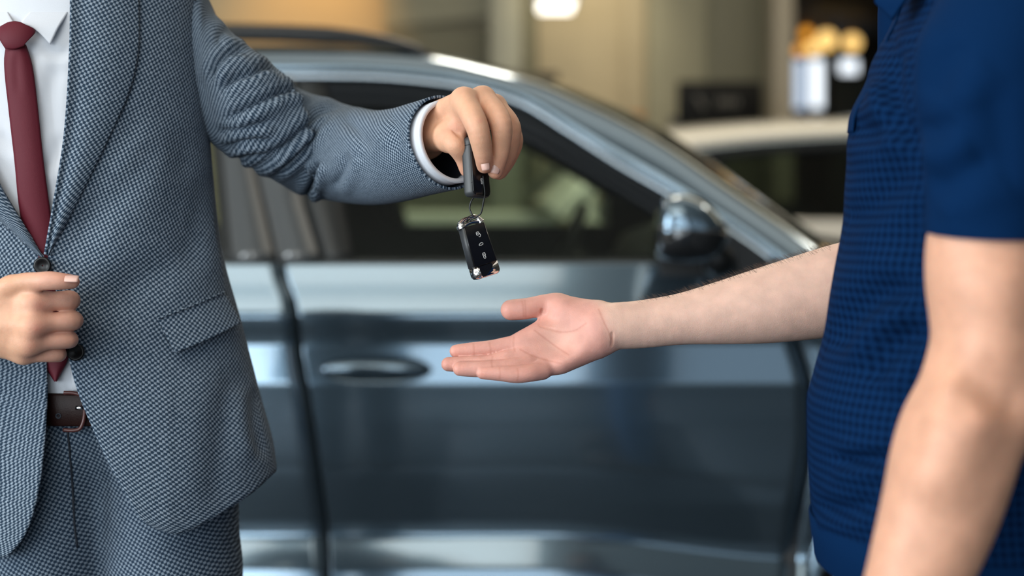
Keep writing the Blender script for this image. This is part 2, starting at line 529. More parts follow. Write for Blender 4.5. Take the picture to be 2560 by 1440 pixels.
box('counter_top', (wx(690, yq), yq - .03, wz(575, yq)), (wx(1400, yq), yq + .63, wz(536, yq)), mat('counter_white', (.75, .74, .70), .35), t, bevel=.008)
# ------------------------------------------------------------------ the grey car (side-on, nose to the right) and its white twin beyond
YC, YS = 4.0, 3.10
M_paint = mat('paint_grey_blue', (0.135, 0.20, 0.26), 0.14, metal=0.85, coat=1.0)
M_trim = mat('trim_black', (0.010, 0.011, 0.012), 0.35)
M_trimgloss = mat('pillar_black_gloss', (0.016, 0.017, 0.019), 0.06, coat=1.0)
M_wframe = mat('window_frame_black', (0.011, 0.014, 0.017), 0.45, spec=.2)
M_pcover = mat('pillar_reflected_grey', (0.10, 0.108, 0.115), 0.08, coat=1.0)  # grey base puts the reflection on black gloss into the colour
M_seal = mat('seal_rubber', (0.022, 0.025, 0.026), 0.45)
M_chrome = mat('chrome', (0.72, 0.76, 0.80), 0.10, metal=1.0)
M_satin = mat('satin_strip', (0.50, 0.60, 0.70), 0.22, metal=1.0)
M_cabin = mat('cabin_dark', (0.012, 0.013, 0.014), 0.7)
M_seat = mat('seat_cloth', (0.018, 0.02, 0.022), 0.85, bump=.3)
M_tyre = mat('tyre', (0.012, 0.012, 0.013), 0.8)
M_rim = mat('alloy', (0.45, 0.46, 0.48), 0.3, metal=1.0)
M_lampglass = mat('headlamp_lens', (0.5, 0.55, 0.6), 0.08, coat=1.0)
M_red = mat('taillamp_lens', (0.35, 0.01, 0.01), 0.1, coat=1.0)
M_cglass = glass_mat('car_glass', (0.66, 0.76, 0.66), .75)
M_dglass = glass_mat('windscreen_glass', (0.72, 0.82, 0.74))

zz = np.linspace(0.15, 1.20, 1051)
pz = [.15, .22, .30, .42, .455, .480, .515, .548, .575, .62, .70, .80, .885, .968, .980, 1.028, 1.036, 1.10, 1.14, 1.20]
pi_ = [.09, .065, .035, .004, .000, .004, .021, .038, .0385, .030, .014, .004, .002, .0115, .0105, .000, .0015, .026, .042, .068]
prof_s = np.interp(zz, pz, pi_)
g = np.exp(-.5 * (np.arange(-16, 17) / 5.0) ** 2); g /= g.sum()
prof_s = np.convolve(np.pad(prof_s, 16, mode='edge'), g, 'valid')

def sidey(x, z):
    """depth of the near flank at x, z"""
    x, z = np.asarray(x, float), np.asarray(z, float)
    sft = np.clip((x - .05) / .6, 0, 1)
    zs = z + .055 * sft * sft * (3 - 2 * sft) * np.clip((.78 - z) / .16, 0, 1)
    plan = .010 * (x + .35) ** 2 + .10 * np.clip((x - 1.15) / .7, 0, 1) ** 2 + .08 * np.clip((-2.0 - x) / .5, 0, 1) ** 2
    return YS + np.interp(zs, zz, prof_s) + plan

def X1(px): return (px - 1280.0) / F * YS
def Z1(py): return CZ - (py - HY) / F * YS

car = thing('car', 'grey blue car with a dark door mirror, side on behind the two people', 'car', (-.35, YC, 0))

# wheel arches
WX = (1.075, -1.62); WZ = .345; WR = .425
def arch(x, c, R=WR):
    d = np.abs(np.asarray(x) - c)
    return np.where(d < R, WZ + np.sqrt(np.maximum(R * R - d * d, 0)), -9)
SILL = .235

def gapline(z):        # front door / rear door
    return X1(hermite([Z1(y) for y in (1560, 1440, 1340, 1150, 1000, 870, 800, 760, 700, 668)], [838, 825, 815, 795, 775, 751, 745, 736, 709, 699], z))
def frontline(z):      # front door / wing
    return X1(hermite([Z1(y) for y in (1640, 1440, 1290, 1100, 973, 850, 770, 690, 650)], [1930, 1992, 2006, 2030, 2027, 1994, 1960, 1915, 1890], z))
def rearline(z):       # rear door / quarter
    return np.where(z < .9, np.maximum(-1.42, -1.62 + np.sqrt(np.maximum((WR + .03) ** 2 - np.clip(z - WZ, 0, 9) ** 2, 0))), -1.42 - .12 * np.clip((z - .9) / .24, 0, 1))
BELT = 1.139
HX, HZ, HW, HH = X1(938), Z1(925), .119, .0285
def dish(x, z, hx):
    """the hollow pressed into the skin behind the grip"""
    r = np.sqrt((np.abs((x - hx) / HW)) ** 2.6 + np.abs((z - HZ) / HH) ** 2)
    t = np.clip((1.0 - r) / .45, 0, 1)
    return .024 * t * t * (3 - 2 * t)
def door(name, left, right, parent, hx, z0=SILL, gap=.0042):
    zs = np.unique(np.concatenate([np.linspace(z0, .45, 12), np.linspace(.45, .62, 34), np.linspace(.62, .87, 20), np.linspace(.87, .955, 40), np.linspace(.955, BELT, 40)]))[::-1]
    G = []
    for z in zs:
        a_, b_ = float(left(z)) + gap, float(right(z)) - gap
        xs = np.unique(np.concatenate([np.linspace(a_, max(a_ + .01, hx - .13), 8), np.linspace(max(a_ + .02, hx - .125), hx + .125, 50), np.linspace(hx + .13, b_, 22)]))
        G.append(np.stack([xs, sidey(xs, np.full_like(xs, z)) + dish(xs, z, hx), np.full_like(xs, z)], 1))
    return grid(name, np.array(G), M_paint, parent, thick=.006, offset=1.0, uv=False)

fd = thing('front_door', None, None, (.2, YS, .7)); put(fd, car)
rd = thing('rear_door', None, None, (-.9, YS, .7)); put(rd, car)
side_parts = [fd, rd]
door('door_skin', gapline, frontline, fd, HX)
door('door_skin', rearline, gapline, rd, HX - 1.02)
# rocker behind the door gaps so that a gap shows dark
xs = np.linspace(-1.5, .9, 60); zs = np.linspace(.2, 1.13, 30)
G = np.array([[(x, float(sidey(x, z)) + .040, z) for x in xs] for z in zs])
side_parts.append(grid('door_jamb', G, M_cabin, car, uv=False, flip=True))

# greenhouse curves (as rows of the frame, set back with the lean of the glass)
def lean(py): return YS + .045 + (665 - np.asarray(py, float)) * .25 / 490
C0x = [-1700, -1500, -1200, -900, -600, -200, 300, 700, 1000, 1100, 1200, 1340, 1450, 1552, 1669, 1786, 1941, 2060]
C0y = [560, 420, 260, 190, 160, 136, 124, 123, 134, 146, 167, 203, 250, 297, 362, 441, 545, 626]
C1x = [-1700, -1500, -1200, -900, -600, -200, 300, 700, 1000, 1100, 1200, 1340, 1450, 1552, 1669, 1786, 1941, 2060]
C1y = [590, 450, 288, 214, 182, 156, 143, 142, 154, 167, 191, 232, 283, 333, 400, 482, 588, 672]
C2x = [-1700, -1400, -1100, -800, -400, 200, 720, 900, 1100, 1200, 1300, 1420, 1550, 1690, 1830, 1950, 2060]
C2y = [660, 470, 330, 265, 222, 192, 183, 185, 201, 219, 250, 323, 407, 488, 572, 655, 735]
C4x = [-1300, -900, -400, 200, 780, 900, 1100, 1300, 1480, 1640, 1700]
C4y = [520, 400, 320, 283, 262, 263, 280, 346, 441, 536, 580]
def c0(x): return hermite(C0x, C0y, x)
def c1(x): return hermite(C1x, C1y, x)
def c2(x): return hermite(C2x, C2y, x)
def c4(x): return hermite(C4x, C4y, x)
def line(fy, xs, setback):
    py = fy(xs)
    return np.array([P(x, y, float(lean(y)) + setback) for x, y in zip(xs, py)])

xs_p = np.linspace(-1700, 2050, 160)
L0, L1, L2 = line(c0, xs_p, .085), line(c1, xs_p, .016), line(c2, xs_p, .0)
Lm = line(lambda x: .5 * c0(x) + .5 * c1(x), xs_p, .040)
Lq = line(lambda x: .45 * c1(x) + .55 * c2(x), xs_p, .0074)
side_parts.append(grid('roof_side_frame', np.array([L0, Lm, L1, Lq, L2]), M_paint, car, thick=.012, offset=1, uv=False))
# bright strip under it, then the black window frame
xs_s = np.linspace(-1350, 1945, 140)
S = np.array([line(c2, xs_s, -.001), line(lambda x: c2(x) + 8, xs_s, -.007), line(lambda x: c2(x) + 15, xs_s, -.003)])
side_parts.append(grid('window_trim_strip', S, M_satin, car, thick=.006, offset=1, uv=False))
c3 = lambda x: c2(x) + 15
def interp_line(pts, py):
    pts = np.asarray(pts, float)
    return np.interp(py, pts[:, 1], pts[:, 0])
BP_out = [(715, 150), (735, 215), (751, 487), (804, 656)]
BP_in = [(806, 150), (820, 262), (857, 504), (885, 656)]
GAPT = [(590, 150), (600, 215), (640, 430), (690, 640), (694, 656)]
RP_out = [(525, 150), (535, 215), (558, 400), (584, 656)]
RP_in = [(500, 150), (512, 215), (535, 400), (560, 656)]
def xsolve(pts, fy):
    """where a leaning post meets a curve"""
    best = min(np.linspace(150, 660, 511), key=lambda y: abs(fy(interp_line(pts, y)) - y))
    return float(interp_line(pts, best))
xa = xsolve(BP_out, c3)
xs_f = np.linspace(xa, 1700, 90)
xi = np.linspace(xsolve(BP_in, c4), 1655, 90)
mid = lambda t: [P(a * (1 - t) + b * t, c3(a) * (1 - t) + c4(b) * t, float(lean(c3(a) * (1 - t) + c4(b) * t)) + (.004 + .012 * math.sin(2.2 * math.pi * t) ** 2 + .01 * t)) for a, b in zip(xs_f, xi)]
grid('window_frame', np.array([mid(t) for t in np.linspace(0, 1, 10)]), M_wframe, fd, thick=.01, offset=1, uv=False)
def post(name, A, Bp, m, parent, sb=.004, y0=None, n=24):
    rows = []
    for k in range(n):
        t = k / (n - 1)
        xa_, xb_ = None, None
        ya = (c3(xsolve(A, c3))) * (1 - t) + 656 * t
        yb_ = (c3(xsolve(Bp, c3))) * (1 - t) + 656 * t
        rows.append([P(interp_line(A, ya), ya, float(lean(ya)) + sb), P(interp_line(Bp, yb_), yb_, float(lean(yb_)) + sb)])
    return grid(name, np.array(rows), m, parent, thick=.012, offset=1, uv=False)
def shift(pts, d): return [(x + d, y) for x, y in pts]
post('pillar_cover', shift(GAPT, 5), BP_out, M_pcover, fd, -.002)
post('window_post', BP_out, BP_in, M_seal, fd, .008)
post('pillar_cover', RP_out, shift(GAPT, -5), M_pcover, rd, -.002)
post('window_post', RP_in, RP_out, M_seal, rd, .006)
post('pillar_backing', shift(RP_out, -2), shift(BP_out, 2), M_cabin, rd, .020)
# front window pane: between the frame and the belt
xt = np.linspace(xsolve(BP_in, c4) - 4, 1662, 40)
xb = np.linspace(880, 1672, 40)
G = []
for t in np.linspace(0, 1, 14):
    G.append([P(a * (1 - t) + b * t, c4(a) * (1 - t) + 668 * t - 6 * (1 - t), float(lean(c4(a) * (1 - t) + 668 * t)) + .016) for a, b in zip(xt, xb)])
grid('window_pane', np.array(G), M_cglass, fd, uv=False)
xt = np.linspace(-700, 528, 30); xb = np.linspace(-760, 560, 30)
G = []
c3r = lambda x: c2(x) + 70
for t in np.linspace(0, 1, 14):
    G.append([P(a * (1 - t) + b * t, c3r(a) * (1 - t) + 668 * t, float(lean(c3r(a) * (1 - t) + 668 * t)) + .016) for a, b in zip(xt, xb)])
grid('window_pane', np.array(G), M_cglass, rd, uv=False)
xs_r = np.linspace(-1150, 530, 60)
grid('window_frame', np.array([line(lambda x: c2(x) + 15 + 62 * t, xs_r, .004 + .01 * t) for t in (0, .3, .6, 1)]), M_wframe, rd, thick=.01, offset=1, uv=False)
# rear quarter light and post
G = []
for t in np.linspace(0, 1, 8):
    G.append([P(a, (c2(a) + 20) * (1 - t) + 668 * t, float(lean(c2(a) * (1 - t) + 668 * t)) + .012) for a in np.linspace(-1180, -690, 14)])
side_parts.append(grid('quarter_window', np.array(G), M_trimgloss, car, uv=False))
G = []
for t in np.linspace(0, 1, 8):
    G.append([P(a, c2(a) * (1 - t) + 668 * t, float(lean(c2(a) * (1 - t) + 668 * t)) + .0) for a in np.linspace(-1660, -1170, 14)])
side_parts.append(grid('rear_pillar', np.array(G), M_paint, car, uv=False))
# belt weather strip along both doors
for (a, b, pr) in ((520, 690, rd), (-1000, 520, rd), (702, 1905, fd)):
    xs_b = np.linspace(a, b, 40)
    rows = [[P(x, y, YS + .046 + o_ + .010 * ((x - 1280) / F * YS + .35) ** 2) for x in xs_b] for y, o_ in ((648, .012), (652, -.006), (668, -.010), (676, -.006), (677, .01))]
    grid('belt_seal', np.array(rows), M_seal, pr, uv=False)
# mirror foot: black triangle at the front corner of the window
poly = [(1640, 532), (1700, 500), (1830, 580), (1935, 662), (1930, 690), (1648, 690)]
V = [P(x, y, YS + .030 + .012 * (690 - y) / 150) for x, y in poly] + [P(x, y, YS + .075 + .02 * (690 - y) / 150) for x, y in poly]
n = len(poly)
mesh('mirror_sail', V, [tuple(range(n)), tuple(range(2 * n - 1, n - 1, -1))] + [(i, i + n, (i + 1) % n + n, (i + 1) % n) for i in range(n)], M_trim, fd, smooth=False)

# door handles: dark liner standing in for shade in the cup, grip, key cover
def handle(cx, cz, parent):
    y0 = float(sidey(cx, cz))
    W, H = HW, HH
    rows = []
    for rr in (.74, .6, .4, .2, .02):
        row = []
        for q in np.linspace(0, 2 * math.pi, 49)[:-1]:
            x, z = cx + W * rr * math.copysign(abs(math.cos(q)) ** .77, math.cos(q)), HZ + H * rr * math.sin(q)
            row.append((x, float(sidey(x, z)) + float(dish(x, z, cx)) - .0012, z))
        rows.append(row)
    grid('cup_shade_liner', np.array(rows), M_trim, parent, wrap=True, uv=False)
    bar = []
    for k in range(30):
        t = k / 29 * 2 - 1
        e = max(0.0, 1 - abs(t) ** 4.5) ** .5
        bar.append((t, e))
    rows = []
    for t, e in bar:
        x = cx + t * W * .985
        hh = .0150 * max(e, .02) * (1.0 - .10 * t)
        rows.append([(x, y0 - .020 - .012 * e * math.cos(q) + .006 * t * t, cz + .003 + hh * math.sin(q) - .004 * t * t) for q in np.linspace(0, 2 * math.pi, 25)[:-1]])
    h = grid('door_handle', np.array(rows), M_paint, parent, wrap=True, uv=False)
    return h
handle(HX, Z1(922), fd)
handle(HX - 1.02, Z1(922), rd)

# wing and quarter panels with their arches
def flank(name, x0, x1, cw, zup, left=None, right=None, n=70):
    xs_ = np.linspace(x0, x1, n)
    cols = []
    for k, x in enumerate(xs_):
        zl = max(SILL + .02, float(arch(x, cw)))
        zu = float(zup(x))
        zv = np.linspace(zu, zl, 60)
        xv = np.full(60, x)
        if left is not None:
            t = 1 - k / (n - 1)
            xv = xv + t * (np.array([float(left(z)) for z in zv]) - x0) * 1.0
            zl2 = np.maximum(zv, arch(xv, cw))
            zv = zl2
        cols.append(np.stack([xv, sidey(xv, zv), zv], 1))
    return grid(name, np.array(cols).transpose(1, 0, 2), M_paint, car, thick=.015, offset=1, uv=False)
hood_z = lambda x: hermite([.50, .75, 1.0, 1.3, 1.6, 1.85, 1.95], [1.148, 1.125, 1.09, 1.045, .985, .90, .80], x)
flz = lambda z: float(frontline(z)) + .0042
side_parts.append(flank('front_wing', .60, 1.90, WX[0], hood_z, left=flz))
side_parts.append(flank('rear_quarter', -2.42, -1.46, WX[1], lambda x: BELT - .02 * max(0, (-1.9 - x)), None))
for c in WX:                      # black arch lips
    rows = []
    for q in np.linspace(-.28, math.pi + .28, 60):
        row = []
        for rr, o_ in ((WR + .085, -.003), (WR + .03, -.014), (WR - .002, -.008), (WR - .03, .02), (WR - .03, .12)):
            x, z = c + rr * math.cos(q), max(.2, WZ + rr * math.sin(q))
            row.append((x, float(sidey(x, z)) + o_, z))
        rows.append(row)
    side_parts.append(grid('arch_moulding', np.array(rows), M_trim, car, uv=False, flip=True))
    rows = []
    for q in np.linspace(-.28, math.pi + .28, 40):
        rows.append([(c + (WR - .02) * math.cos(q), YS + d, max(.15, WZ + (WR - .02) * math.sin(q))) for d in (.05, .2, .4)])
    side_parts.append(grid('wheel_well', np.array(rows), M_cabin, car, uv=False))
xs_ = np.linspace(-1.2, .66, 30)
side_parts.append(grid('sill_moulding', np.array([[(x, float(sidey(x, max(z, .2))) - o_, z) for x in xs_] for z, o_ in ((.262, .004), (.25, .012), (.215, .012), (.185, -.02))]), M_trim, car, uv=False))

# door mirror
def mirror():
    t = thing('door_mirror', None, None, tuple(P(1735, 600, 2.96))); put(t, car)
    def shell(rowsdef, m, name):
        return grid(name, np.array(rowsdef), m, t, uv=False)
    prof = spline([(1650, 640), (1639, 600), (1640, 540), (1662, 496), (1706, 484), (1756, 500), (1798, 538), (1822, 578), (1816, 606), (1786, 640), (1720, 652)], 64, closed=True)
    c = np.array([1728, 575])
    rings = []
    for dy, s in ((.105, .45), (.098, .82), (.075, .96), (.04, 1.0), (-.03, 1.0), (-.065, .955), (-.088, .86), (-.101, .68), (-.108, .40), (-.110, .04)):
        rings.append([P(*(c + (p - c) * s), 2.99 + dy) for p in prof])
    G = np.array(rings)
    grid('mirror_cap', G, M_paint, t, wrap=True, uv=False, flip=True)
    # dark lower shroud wraps the bottom half
    low = [p for p in prof if p[1] > 556 + (p[0] - 1640) * .10]
    order = sorted(low, key=lambda p: math.atan2(p[1] - c[1], p[0] - c[0]))
    G = []
    for dy, s in ((.098, .84), (.06, 1.015), (.0, 1.03), (-.05, 1.01), (-.085, .93), (-.104, .74), (-.114, .42), (-.116, .05)):
        G.append([P(*(c + (p - c) * s + ((0, 3) if s > .9 else (0, 0))), 2.988 + dy) for p in order])
    grid('mirror_shroud', np.array(G), M_trimgloss, t, uv=False, flip=True)
    tube('mirror_arm', [P(1790, 640, 3.0), P(1800, 655, 3.06), P(1800, 665, 3.14)], [.03, .033, .04], M_trim, t, n=14)
    ring = [P(*(c + (p - c) * .88), 2.99) for p in prof]
    return t
side_parts.append(mirror())

# far flank: the same pieces handed over to the other side
for o in list(side_parts):
    c = copy_tree(o, car)
    Mr = Matrix.Scale(-1, 4, Vector((0, 1, 0)))      # reflected about the car's middle plane
    c.matrix_parent_inverse = Mr @ o.matrix_parent_inverse @ o.matrix_basis @ c.matrix_basis.inverted()

# across the car: roof, windscreen, rear screen, bonnet
def across(name, near, m, n=24, crown=.03, bulge=0.0, parent=car, thick=.008):
    near = np.asarray(near)
    rows = []
    for v in np.linspace(-1, 1, n):
        k = near.copy()
        k[:, 1] = YC + (near[:, 1] - YC) * (-v)
        k[:, 2] += crown * (1 - v * v)
        k[:, 0] += bulge * (1 - v * v)
        rows.append(k)
    return grid(name, np.array(rows), m, parent, thick=thick, offset=-1, uv=False, flip=True)
xs_roof = np.linspace(-1100, 1330, 60)
across('roof', line(c0, xs_roof, .085), M_paint)
xs_ws = np.linspace(1334, 2050, 40)
across('windscreen', line(c0, xs_ws, .088), M_dglass, crown=.02, bulge=.09, thick=0)
xs_rs = np.linspace(-1690, -1110, 20)
across('rear_screen', line(c0, xs_rs, .088), M_dglass, crown=.02, bulge=-.06, thick=0)
xs_g = np.linspace(1338, 2052, 60)
for sgn in (0, 1):
    pts = line(c0, xs_g, .080)
    if sgn: pts[:, 1] = 2 * YC - pts[:, 1]
    tube('screen_gasket', pts + (0, 0, .002), .006, M_seal, car, n=8)
xh = np.linspace(.60, 1.92, 40)
near = np.array([(x, float(sidey(x, hood_z(x))) + .004, float(hood_z(x)) + .002) for x in xh])
across('bonnet', near, M_paint, crown=.045)
xc_ = np.array([(x, YS + .1, z) for x, z in ((.60, 1.11), (.78, 1.10))])
across('cowl_panel', xc_, M_trim, crown=.0)
# nose and tail
rows = []
for v in np.linspace(-1, 1, 30):
    row = []
    for z, dx in ((.93, -.06), (.85, .0), (.70, .05), (.55, .07), (.40, .05), (.25, .0)):
        row.append((1.90 + dx - .30 * abs(v) ** 3, YC + v * .80, z))
    rows.append(row)
grid('front_bumper', np.array(rows), M_paint, car, thick=.01, uv=False, flip=True)
box('grille', (1.88, YC - .45, .62), (1.962, YC + .45, .78), M_trim, car, bevel=.02)
for s in (-1, 1):
    box('headlamp', (1.66, YC + s * .68 - .11, .74), (1.86, YC + s * .68 + .11, .86), M_lampglass, car, bevel=.04, seg=3)
    box('tail_lamp', (-2.47, YC + s * .70 - .12, .86), (-2.34, YC + s * .70 + .12, 1.02), M_red, car, bevel=.03, seg=3)
rows = []
for v in np.linspace(-1, 1, 24):
    rows.append([(-2.42 - dx + .18 * abs(v) ** 3, YC + v * .83, z) for z, dx in ((1.13, -.02), (1.0, .03), (.8, .05), (.6, .10), (.45, .10), (.25, .04))])
grid('tailgate', np.array(rows), M_paint, car, thick=.01, uv=False)

# roof rails
for s in (0, 1):
    pts = [P(x, y, 3.46) for x, y in ((-700, 130), (-640, 108), (-500, 95), (0, 85), (500, 80), (800, 88), (950, 103), (1040, 125), (1085, 146))]
    pts = spline(pts, 60)
    if s: pts[:, 1] = 2 * YC - pts[:, 1]
    tube('roof_rail', pts, np.interp(np.arange(60), [0, 6, 50, 59], [.012, .02, .022, .010]), M_trim, car, n=12)

# cabin
box('cabin_floor', (-2.0, YS + .15, .28), (.95, 2 * YC - YS - .15, .36), M_cabin, car)
G = np.array([[(x, YS + .075 + .10 * max(0, (1.02 - z)), z) for x in np.linspace(-1.4, .72, 12)] for z in (1.155, 1.14, 1.05, .8, .5, .3)])
for s in (0, 1):
    g2 = G.copy()
    if s: g2[:, :, 1] = 2 * YC - g2[:, :, 1]
    grid('door_card', g2, M_cabin, car, uv=False)
rows = []
for v in np.linspace(-1, 1, 30):
    rows.append([(x, YC + v * .72, z + (.05 if -.75 < v - .0 else 0) * math.exp(-((v - .5) / .3) ** 2)) for x, z in ((.72, 1.10), (.60, 1.135), (.45, 1.14), (.34, 1.10), (.30, 1.0), (.42, .75), (.45, .4))])
grid('dashboard', np.array(rows), M_cabin, car, uv=False)
def seat(x, y):
    t = thing('front_seat', None, None, (x, y, .36)); put(t, car)
    def cushion(name, cs, hw, hd, r):
        rows = []
        for (cx, cz), a, b in zip(cs, hw, hd):
            rows.append((cx, cz, a, b))
        G = []
        for i, (cx, cz, a, b) in enumerate(rows):
            d = np.array(cs[min(i + 1, len(cs) - 1)]) - np.array(cs[max(i - 1, 0)]); d = d / np.linalg.norm(d)
            nx, nz = d[1], -d[0]
            G.append([(cx + nx * b * math.copysign(abs(math.cos(q)) ** .6, math.cos(q)), y + a * math.copysign(abs(math.sin(q)) ** .6, math.sin(q)), cz + nz * b * math.copysign(abs(math.cos(q)) ** .6, math.cos(q))) for q in np.linspace(0, 2 * math.pi, 29)[:-1]])
        return grid(name, np.array(G), M_seat, t, wrap=True, uv=False)
    cushion('seat_cushion', [(x + .02, .50), (x + .06, .50), (x + .3, .53), (x + .48, .54), (x + .52, .53)], (.05, .22, .25, .24, .04), (.02, .07, .08, .07, .01), .05)
    cushion('backrest', [(x, .52), (x - .03, .6), (x - .10, .85), (x - .15, 1.03), (x - .17, 1.09), (x - .172, 1.10)], (.1, .23, .245, .22, .16, .02), (.03, .07, .07, .055, .04, .01), .05)
    cushion('headrest', [(x - .185, 1.125), (x - .19, 1.14), (x - .205, 1.21), (x - .215, 1.28), (x - .217, 1.29)], (.02, .11, .13, .115, .03), (.01, .04, .05, .04, .01), .04)
    for s in (-.06, .06):
        tube('headrest_post', [(x - .165, y + s, 1.05), (x - .19, y + s, 1.16)], .007, M_chrome, t, n=8)
seat(-.42, YC - .37)
seat(-.42, YC + .37)
t = thing('rear_bench', None, None, (-1.3, YC, .36)); put(t, car)
box('seat_cushion', (-1.32, YC - .62, .40), (-.85, YC + .62, .58), M_seat, t, bevel=.05, seg=3)
box('backrest', (-1.50, YC - .62, .5), (-1.32, YC + .62, 1.08), M_seat, t, bevel=.05, seg=3)
for s in (-.4, .4):
    box('headrest', (-1.50, YC + s - .12, 1.09), (-1.40, YC + s + .12, 1.22), M_seat, t, bevel=.03, seg=3)
# steering wheel on the far side
t = thing('steering_wheel', None, None, (.16, YC + .37, 1.0)); put(t, car)
ax = Vector((-.90, 0, .42)).normalized()
e1 = np.array([0, 1, 0.]); e2 = np.cross(np.array(ax), e1)
cw = np.array([.14, YC + .37, 1.06])
tube('rim', [cw + .185 * (e1 * math.cos(q) + e2 * math.sin(q)) for q in np.linspace(0, 2 * math.pi, 41)[:-1]], .016, M_cabin, t, closed=True)
for q in (0.1, math.pi - .1, -math.pi / 2):
    tube('spoke', [cw + .03 * np.array(-ax), cw + .175 * (e1 * math.cos(q) + e2 * math.sin(q))], .014, M_cabin, t)
tube('hub', [cw - np.array(ax) * .06, cw + np.array(ax) * .01], [.065, .055], M_cabin, t, n=24)
tube('column', [cw - np.array(ax) * .05, cw - np.array(ax) * .3], .03, M_cabin, t)
# inner mirror
box('inner_mirror', (.02, YC - .12, 1.42), (.055, YC + .12, 1.485), M_trim, car, bevel=.015)

# wheels
def wheel(cx, y, out):
    t = thing('wheel', None, None, (cx, y, 0.0)); put(t, car)
    c = (cx, y, WZ)
    s = out
    lathe('tyre', [(.225, s * .11), (.30, s * .112), (.335, s * .09), (.3445, s * .05), (.3445, -s * .07), (.33, -s * .1), (.225, -s * .1)], M_tyre, c, parent=t)
    lathe('rim', [(.230, s * .10), (.222, s * .112), (.212, s * .10), (.205, s * .02), (.06, s * .0), (.001, s * .0)], M_rim, c, parent=t)
    for k in range(5):
        q = 2 * math.pi * k / 5 + .3
        a = np.array([math.cos(q), 0, math.sin(q)])
        tube('spoke', [np.array(c) + a * .03 + (0, s * .085, 0), np.array(c) + a * .12 + (0, s * .09, 0), np.array(c) + a * .215 + (0, s * .095, 0)], [.032, .026, .034], M_rim, t, n=10, flat=.6)
    lathe('hub_cap', [(.04, s * .08), (.036, s * .112), (.001, s * .115)], M_trim, c, parent=t)
for cx in WX:
    wheel(cx, YS + .135, -1)
    wheel(cx, 2 * YC - YS - .135, 1)

# the white car beyond: same body shape, its own paint
M_paintw = mat('paint_white', (0.62, 0.61, 0.57), 0.3, coat=1.0)
M_wglass = glass_mat('white_car_glass', (0.42, 0.50, 0.43))
swap = {M_paint: M_paintw, M_cglass: M_wglass}
white = copy_tree(car)
for o in [c for c in white.children if c.name.startswith('roof_rail')]:
    bpy.data.objects.remove(o, do_unlink=True)
tag(white, 'white car parked beyond the grey car, roof and side window showing', 'car')
def repaint(o):
    if o.type == 'MESH':
        for k, s in enumerate(o.material_slots):
            m0 = o.data.materials[k]
            if m0 in swap:
                s.link = 'OBJECT'
                s.material = swap[m0]
    for ch in o.children:
        repaint(ch)
repaint(white)
YW = 6.65
white.scale = (1, 1, .962)
white.location = ((1650 - 1280) / F * YW + 2.143 - .35, YW + .9, 0)
